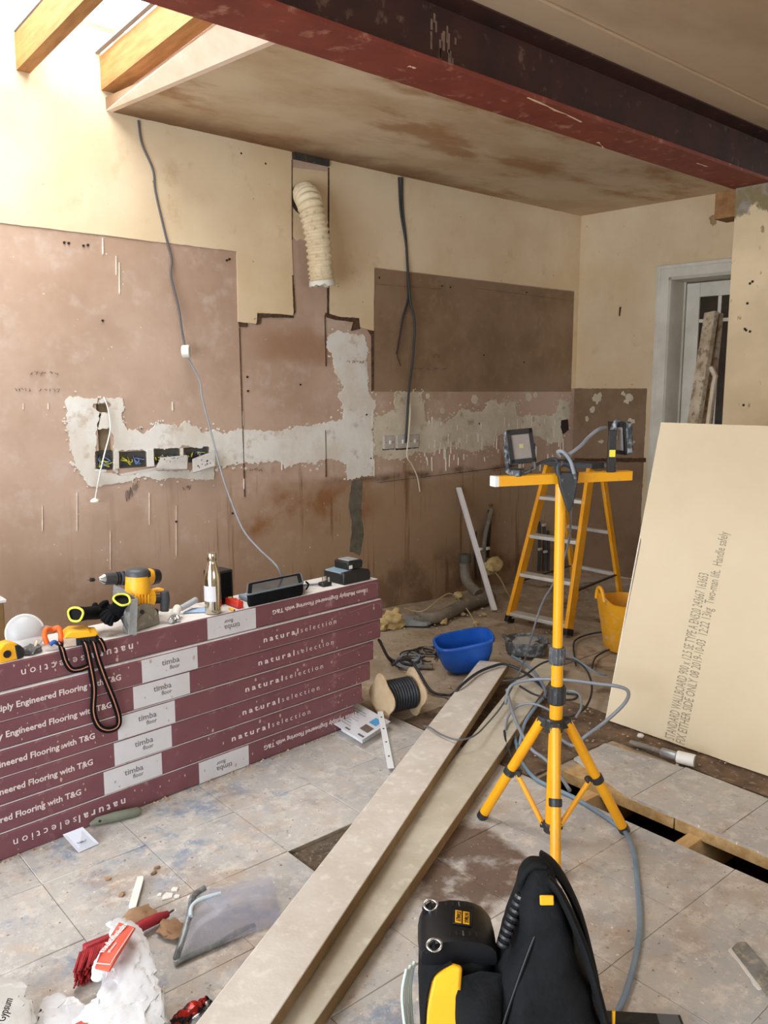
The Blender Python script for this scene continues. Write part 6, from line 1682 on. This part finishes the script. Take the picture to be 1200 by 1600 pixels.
# clear plastic bag with grey seals
bagt = thing('clear_bag', 'clear plastic pouch with grey sealed edges lying on the tiles', 'plastic bag', P(360, 1430))
M_BAG = film_mat('clear_film', 'a5a3b0', .33, .25)
c4_ = [P(272, 1505, .008), P(300, 1395, .05), P(425, 1368, .06), P(440, 1440, .008)]
N_ = 14
mb = MB(); idx = {}
for side in (0, 1):
    for i in range(N_ + 1):
        for j in range(N_ + 1):
            u_, v_ = i / N_, j / N_
            p = c4_[0].lerp(c4_[1], v_).lerp(c4_[3].lerp(c4_[2], v_), u_)
            bl = (math.sin(math.pi * u_) * math.sin(math.pi * v_)) ** .7
            z = p.z + bl * (.035 if side else -.004) + (.008 * noise.noise(p * 22) if side else 0)
            idx[side, i, j] = len(mb.v); mb.v.append(Vector((p.x, p.y, max(z, .003 + .002 * side))))
    for i in range(N_):
        for j in range(N_):
            f = [idx[side, i, j], idx[side, i + 1, j], idx[side, i + 1, j + 1], idx[side, i, j + 1]]
            mb.f.append(f if side else f[::-1])
mb.build('film', M_BAG, bagt, smooth=80, fix=False)
M_SEAL = mat('grey_foil_seal', '8b9294', '6f7678', 20, .4, metal=.3, dust='a9a49c', dust_amt=.2)
MB().tube([P(273, 1506, .008), P(300, 1492, .01), P(340, 1475, .01), P(372, 1456, .012), P(398, 1446, .01)], .0075, 6, smooth=4).build('seal_strip', M_SEAL, bagt, smooth=60)
MB().tube([P(275, 1498, .01), P(288, 1458, .03), P(297, 1425, .05), P(302, 1400, .058), P(320, 1387, .06)], .009, 6, smooth=4).build('seal_strip', M_SEAL, bagt, smooth=60)
MB().tube([P(298, 1432, .052), P(300, 1416, .06), P(316, 1404, .066), P(345, 1396, .066)], .006, 8, smooth=4).build('slider_rail', mat('pale_blue_rail', 'b7c4cd', rough=.3), bagt, smooth=60)
# ------------------------------------------------------------------ tool backpack
bpk = thing('tool_backpack', 'black tool backpack with a yellow side panel standing at the bottom edge', 'backpack', (1.30, 1.0, 0))
BC = Vector((1.30, 1.0, 0))
def BP(x, y, z): return BC + RIGHT * x + FWD_H * y + UPV * z
def sring(x0, x1, y0, y1, z, n=40, e=3.4, amp=.008):
    out = []
    cx, cy, wx, wy = (x0 + x1) / 2, (y0 + y1) / 2, x1 - x0, y1 - y0
    for k in range(n):
        a = 2 * math.pi * k / n; x, y = math.cos(a), math.sin(a)
        X = math.copysign(abs(x) ** (2 / e), x) * wx / 2; Y = math.copysign(abs(y) ** (2 / e), y) * wy / 2
        w = amp * (.5 - 2 * abs(noise.noise(Vector((cx * 5 + X * 8, Y * 8, z * 7)))))
        out.append(BP(cx + X + w * x, cy + Y + w * y, z))
    return out
def body(keys, name, m, **kw):
    ks = catmull([Vector(k[:3]) for k in keys], 4); k2 = catmull([Vector(k[3:] + (0,)) for k in keys], 4)
    return MB().ring_loft([sring(a.x, a.y, a.z, b.x, b.y, **kw) for a, b in zip(ks, k2)]).build(name, m, bpk, smooth=40)
M_BAGF = mat('bag_nylon', '0b0c0e', '121316', 30, .8, bump=.7, bscale=60, spec=.22)
M_BAGS = mat('bag_smooth_panel', '0e0f12', '141519', 10, .42, bump=.08, spec=.3)
M_BAGY = mat('bag_yellow', 'f0b00a', 'e6a406', 8, .6, bump=.2)
body([(-.13, .12, -.12, .13, 0.0), (-.128, .128, -.125, .135, .06), (-.118, .122, -.122, .13, .13), (-.1, .104, -.11, .125, .21), (-.066, .07, -.085, .11, .30), (-.046, .045, -.06, .09, .38), (-.036, .026, -.04, .07, .43), (-.022, .016, -.02, .05, .457), (-.01, .006, .0, .03, .463)], 'main_compartment', M_BAGF, amp=.014)
# raised front panel of the main part, with its fold
pn = [(-.115, .0), (-.10, .13), (-.07, .24), (-.035, .34), (-.008, .40), (.012, .405), (.03, .34), (.055, .24), (.075, .13), (.085, .0)]
tiltF = frame(BP(0, -.128, 0), RIGHT, (UPV * .97 + FWD_H * .215).normalized())
MB().prism(pn, -.012, .012, tiltF).build('front_panel', M_BAGF, bpk, bevel=.009)
MB().prism([(-.045, .0), (-.03, .16), (-.002, .26), (.024, .18), (.04, .0)], .008, .021, tiltF).build('panel_flap', M_BAGF, bpk, bevel=.008)
# front pocket with its curved lid
body([(-.24, -.09, -.13, .12, 0.0), (-.25, -.09, -.13, .12, .03), (-.252, -.09, -.1, .122, .15), (-.252, -.09, -.025, .125, .25), (-.25, -.09, -.018, .122, .27)], 'front_pocket', M_BAGF, amp=.006)
lidr = []
for k in range(13):
    a = math.pi * k / 12
    lidr.append((-.172 - .084 * math.cos(a), .265 + .045 * math.sin(a) ** .6))
mb = MB()
mb.ring_loft([[BP(x + (.012 * abs((y - .04) / .09) ** 3) * (1 if x < -.172 else -1), y, z - .02 * max(0, abs((y - .04) / .09) - .6)) for x, z in lidr + [(lidr[-1][0] - .004, .255), (lidr[0][0] + .004, .255)]] for y in (-.022, -.016, .0, .04, .09, .118, .128)])
lid_ = mb.build('pocket_lid', M_BAGS, bpk, smooth=50, bevel=.003)
def lidpt(x, y):
    a = math.acos(max(-1, min(1, -(x + .172) / .084))); return BP(x, y, .265 + .045 * math.sin(a) ** .6 + .001)
for y in (-.0, .1):
    for k in range(5):
        p = lidpt(-.19 + .014 * k, y)
        MB().bar(p - FWD_H * .007, p + FWD_H * .007, .003, .002).build('stitch_slot', M_GALV if k == 2 else M_BLK, lid_)
q = [lidpt(-.182, .03), lidpt(-.142, .022), lidpt(-.137, .07), lidpt(-.177, .078)]
nb = (q[1] - q[0]).cross(q[3] - q[0]).normalized()
badge = MB(); badge.add(q + [p + nb * .003 for p in q], [(3, 2, 1, 0), (4, 5, 6, 7), (0, 1, 5, 4), (1, 2, 6, 5), (2, 3, 7, 6), (3, 0, 4, 7)])
badge = badge.build('badge', M_BAGS, lid_, bevel=.001)
for f0, f1, wd_ in ((.12, .46, 'STANLEY'), (.54, .88, 'FATMAX')):
    s = [q[0].lerp(q[1], f).lerp(q[3].lerp(q[2], f), g_) + nb * .0034 for f, g_ in ((f0, .05), (f1, .05), (f1, .95), (f0, .95))]
    MB().add(s, [(0, 1, 2, 3)]).build('badge_bar', M_BAGY, badge, smooth=0, fix=False)
    wx = (s[0] - s[3]).normalized(); wy = (s[1] - s[0]).normalized()
    text(wd_, .0135, M_BLK, badge, frame(s[3] + wx * .004 + wy * .003 + nb * .0004, wx, wy), fit=(s[3] - s[0]).length - .008, extrude=.0002, bold=.0002)
for y in (.1, -.035):
    c_ = lidpt(-.225, y) + UPV * .004
    mb = MB(); mb.tube([c_ + RIGHT * .015 * math.cos(a) + (FWD_H * .8 + UPV * .5) * .013 * math.sin(a) for a in np.linspace(0, 6.2832, 17)], .0032, 6); mb.build('steel_ring', M_SILVER, bpk, smooth=80)
    MB().bar(c_ - RIGHT * .018 - UPV * .014, c_ + RIGHT * .002, .024, .004).build('ring_tab', M_BAGF, bpk, bevel=.001)
# yellow gusset on the camera side of the pocket
gF = frame(BP(0, -.152, 0), RIGHT, (UPV * .93 + FWD_H * .37).normalized())
MB().prism([(-.245, -.01), (-.248, .1), (-.244, .21), (-.228, .272), (-.19, .296), (-.168, .29), (-.172, .25), (-.168, .19), (-.142, .13), (-.145, .05), (-.16, -.01)], -.004, .012, gF).build('yellow_gusset', M_BAGY, bpk, bevel=.006)
MB().tube([gF @ Vector(p) for p in ((-.247, -.01, .01), (-.25, .1, .01), (-.246, .21, .01), (-.23, .274, .01), (-.19, .298, .008))], .004, 6, smooth=4).build('gusset_piping', M_BAGF, bpk, smooth=80)
fl_ = []
for d, o_ in ((.265, .0), (.24, .03), (.2, .042), (.165, .03), (.15, .005)):
    fl_.append([gF @ Vector((x, d + dz, o_ * h)) for x, dz, h in ((-.185, .0, .3), (-.17, -.012, .9), (-.13, -.006, 1.1), (-.1, .004, .8), (-.085, .01, .2), (-.13, .015, -.3))])
MB().ring_loft(fl_).build('side_flap', M_BAGF, bpk, smooth=60)
MB().tube([gF @ Vector((-.145, .13, .01)), gF @ Vector((-.13, .06, .02)), gF @ Vector((-.11, .0, .02))], .005, 6, smooth=4).build('tool_shaft', M_GALV, bpk, smooth=80)
# webbing folded at the left
M_WEB = mat('white_green_webbing', 'c6d2cc', 'b6c3bc', 20, .8)
for k in range(3):
    MB().tube([BP(-.262 - .009 * k, .06 - .012 * k, .2), BP(-.272 - .009 * k, .03 - .012 * k, .16), BP(-.268 - .006 * k, -.02 - .01 * k, .1), BP(-.255, -.05, .07)], .0042, 6, smooth=4).build('webbing', M_WEB, bpk, smooth=80)
MB().tube([BP(-.258, -.05, .09), BP(-.258, -.08, .04), BP(-.25, -.1, .0)], .013, 8, smooth=4).build('side_buckle', M_BAGS, bpk, smooth=80)
# shoulder straps, haul handle, grip
def strap(pts, w, m, name, th=.012):
    pts = catmull([BP(*p) for p in pts], 5)
    rg = []
    for k, p in enumerate(pts):
        tn = (pts[min(k + 1, len(pts) - 1)] - pts[max(k - 1, 0)]).normalized()
        sd = tn.cross(RIGHT); sd = sd.normalized() if sd.length > .1 else FWD_H
        nm = sd.cross(tn)
        rg.append([p + sd * w / 2 * math.cos(a) + nm * th / 2 * math.sin(a) for a in np.linspace(0, 6.2832, 13)[:-1]])
    MB().ring_loft(rg).build(name, m, bpk, smooth=60)
strap([(.006, -.025, .452), (.034, -.04, .42), (.075, -.06, .33), (.108, -.08, .22), (.13, -.09, .12), (.132, -.1, .03)], .055, M_BAGF, 'shoulder_strap', .018)
strap([(.01, .045, .452), (.045, .05, .42), (.09, .06, .33), (.122, .06, .22), (.142, .06, .12), (.14, .07, .03)], .055, M_BAGF, 'shoulder_strap', .018)
MB().tube([BP(-.04, .01, .40), BP(-.042, .0, .43), BP(-.032, .0, .452), BP(-.012, .0, .466), BP(.008, .0, .462)], .0085, 10, smooth=5).build('haul_handle', M_BAGF, bpk, smooth=80)
gp0, gp1 = BP(-.085, -.03, .30), BP(-.04, .0, .40)
MB().tube([gp0, gp1], .010, 10).build('side_grip', M_BAGF, bpk)
for k in range(8):
    p = gp0.lerp(gp1, (k + .5) / 8); dd = (gp1 - gp0).normalized()
    MB().cyl(p - dd * .0035, p + dd * .0035, .0135, n=12).build('grip_ring', M_CLAMP, bpk, bevel=.001)
ty = BP(.0, -.058, .425)
MB().box(ty, (.028, .006, .019), Matrix((RIGHT, FWD_H, UPV)).transposed() @ RX(-.3)).build('pull_tab', M_BAGY, bpk, bevel=.002)
MB().tube([BP(.098, -.135, .1), BP(.118, -.125, .115), BP(.128, -.115, .14)], .0055, 6, smooth=4).build('strap_trim', M_BAGY, bpk, smooth=80)
MB().tube([BP(.136, -.09, .17), BP(.137, -.085, .2)], .004, 6).build('strap_trim', M_BAGY, bpk, smooth=80)
zp = [(-.112, .03, .016), (-.095, .16, .016), (-.062, .26, .016), (-.028, .345, .014), (-.004, .395, .012)]
MB().tube([tiltF @ Vector(p) for p in zp], .004, 6, smooth=5).build('zip', M_BAGS, bpk, smooth=80)
MB().bar(tiltF @ Vector((-.105, .05, .02)), tiltF @ Vector((-.1, .0, .022)), .008, .004).build('zip_pull', M_GALV, bpk)
MB().bar(tiltF @ Vector((.03, .1, .016)), tiltF @ Vector((.05, .1, .016)), .004, .01).build('red_tag', mat('red_tag', '6a2a22', rough=.7), bpk)

finish_texts()
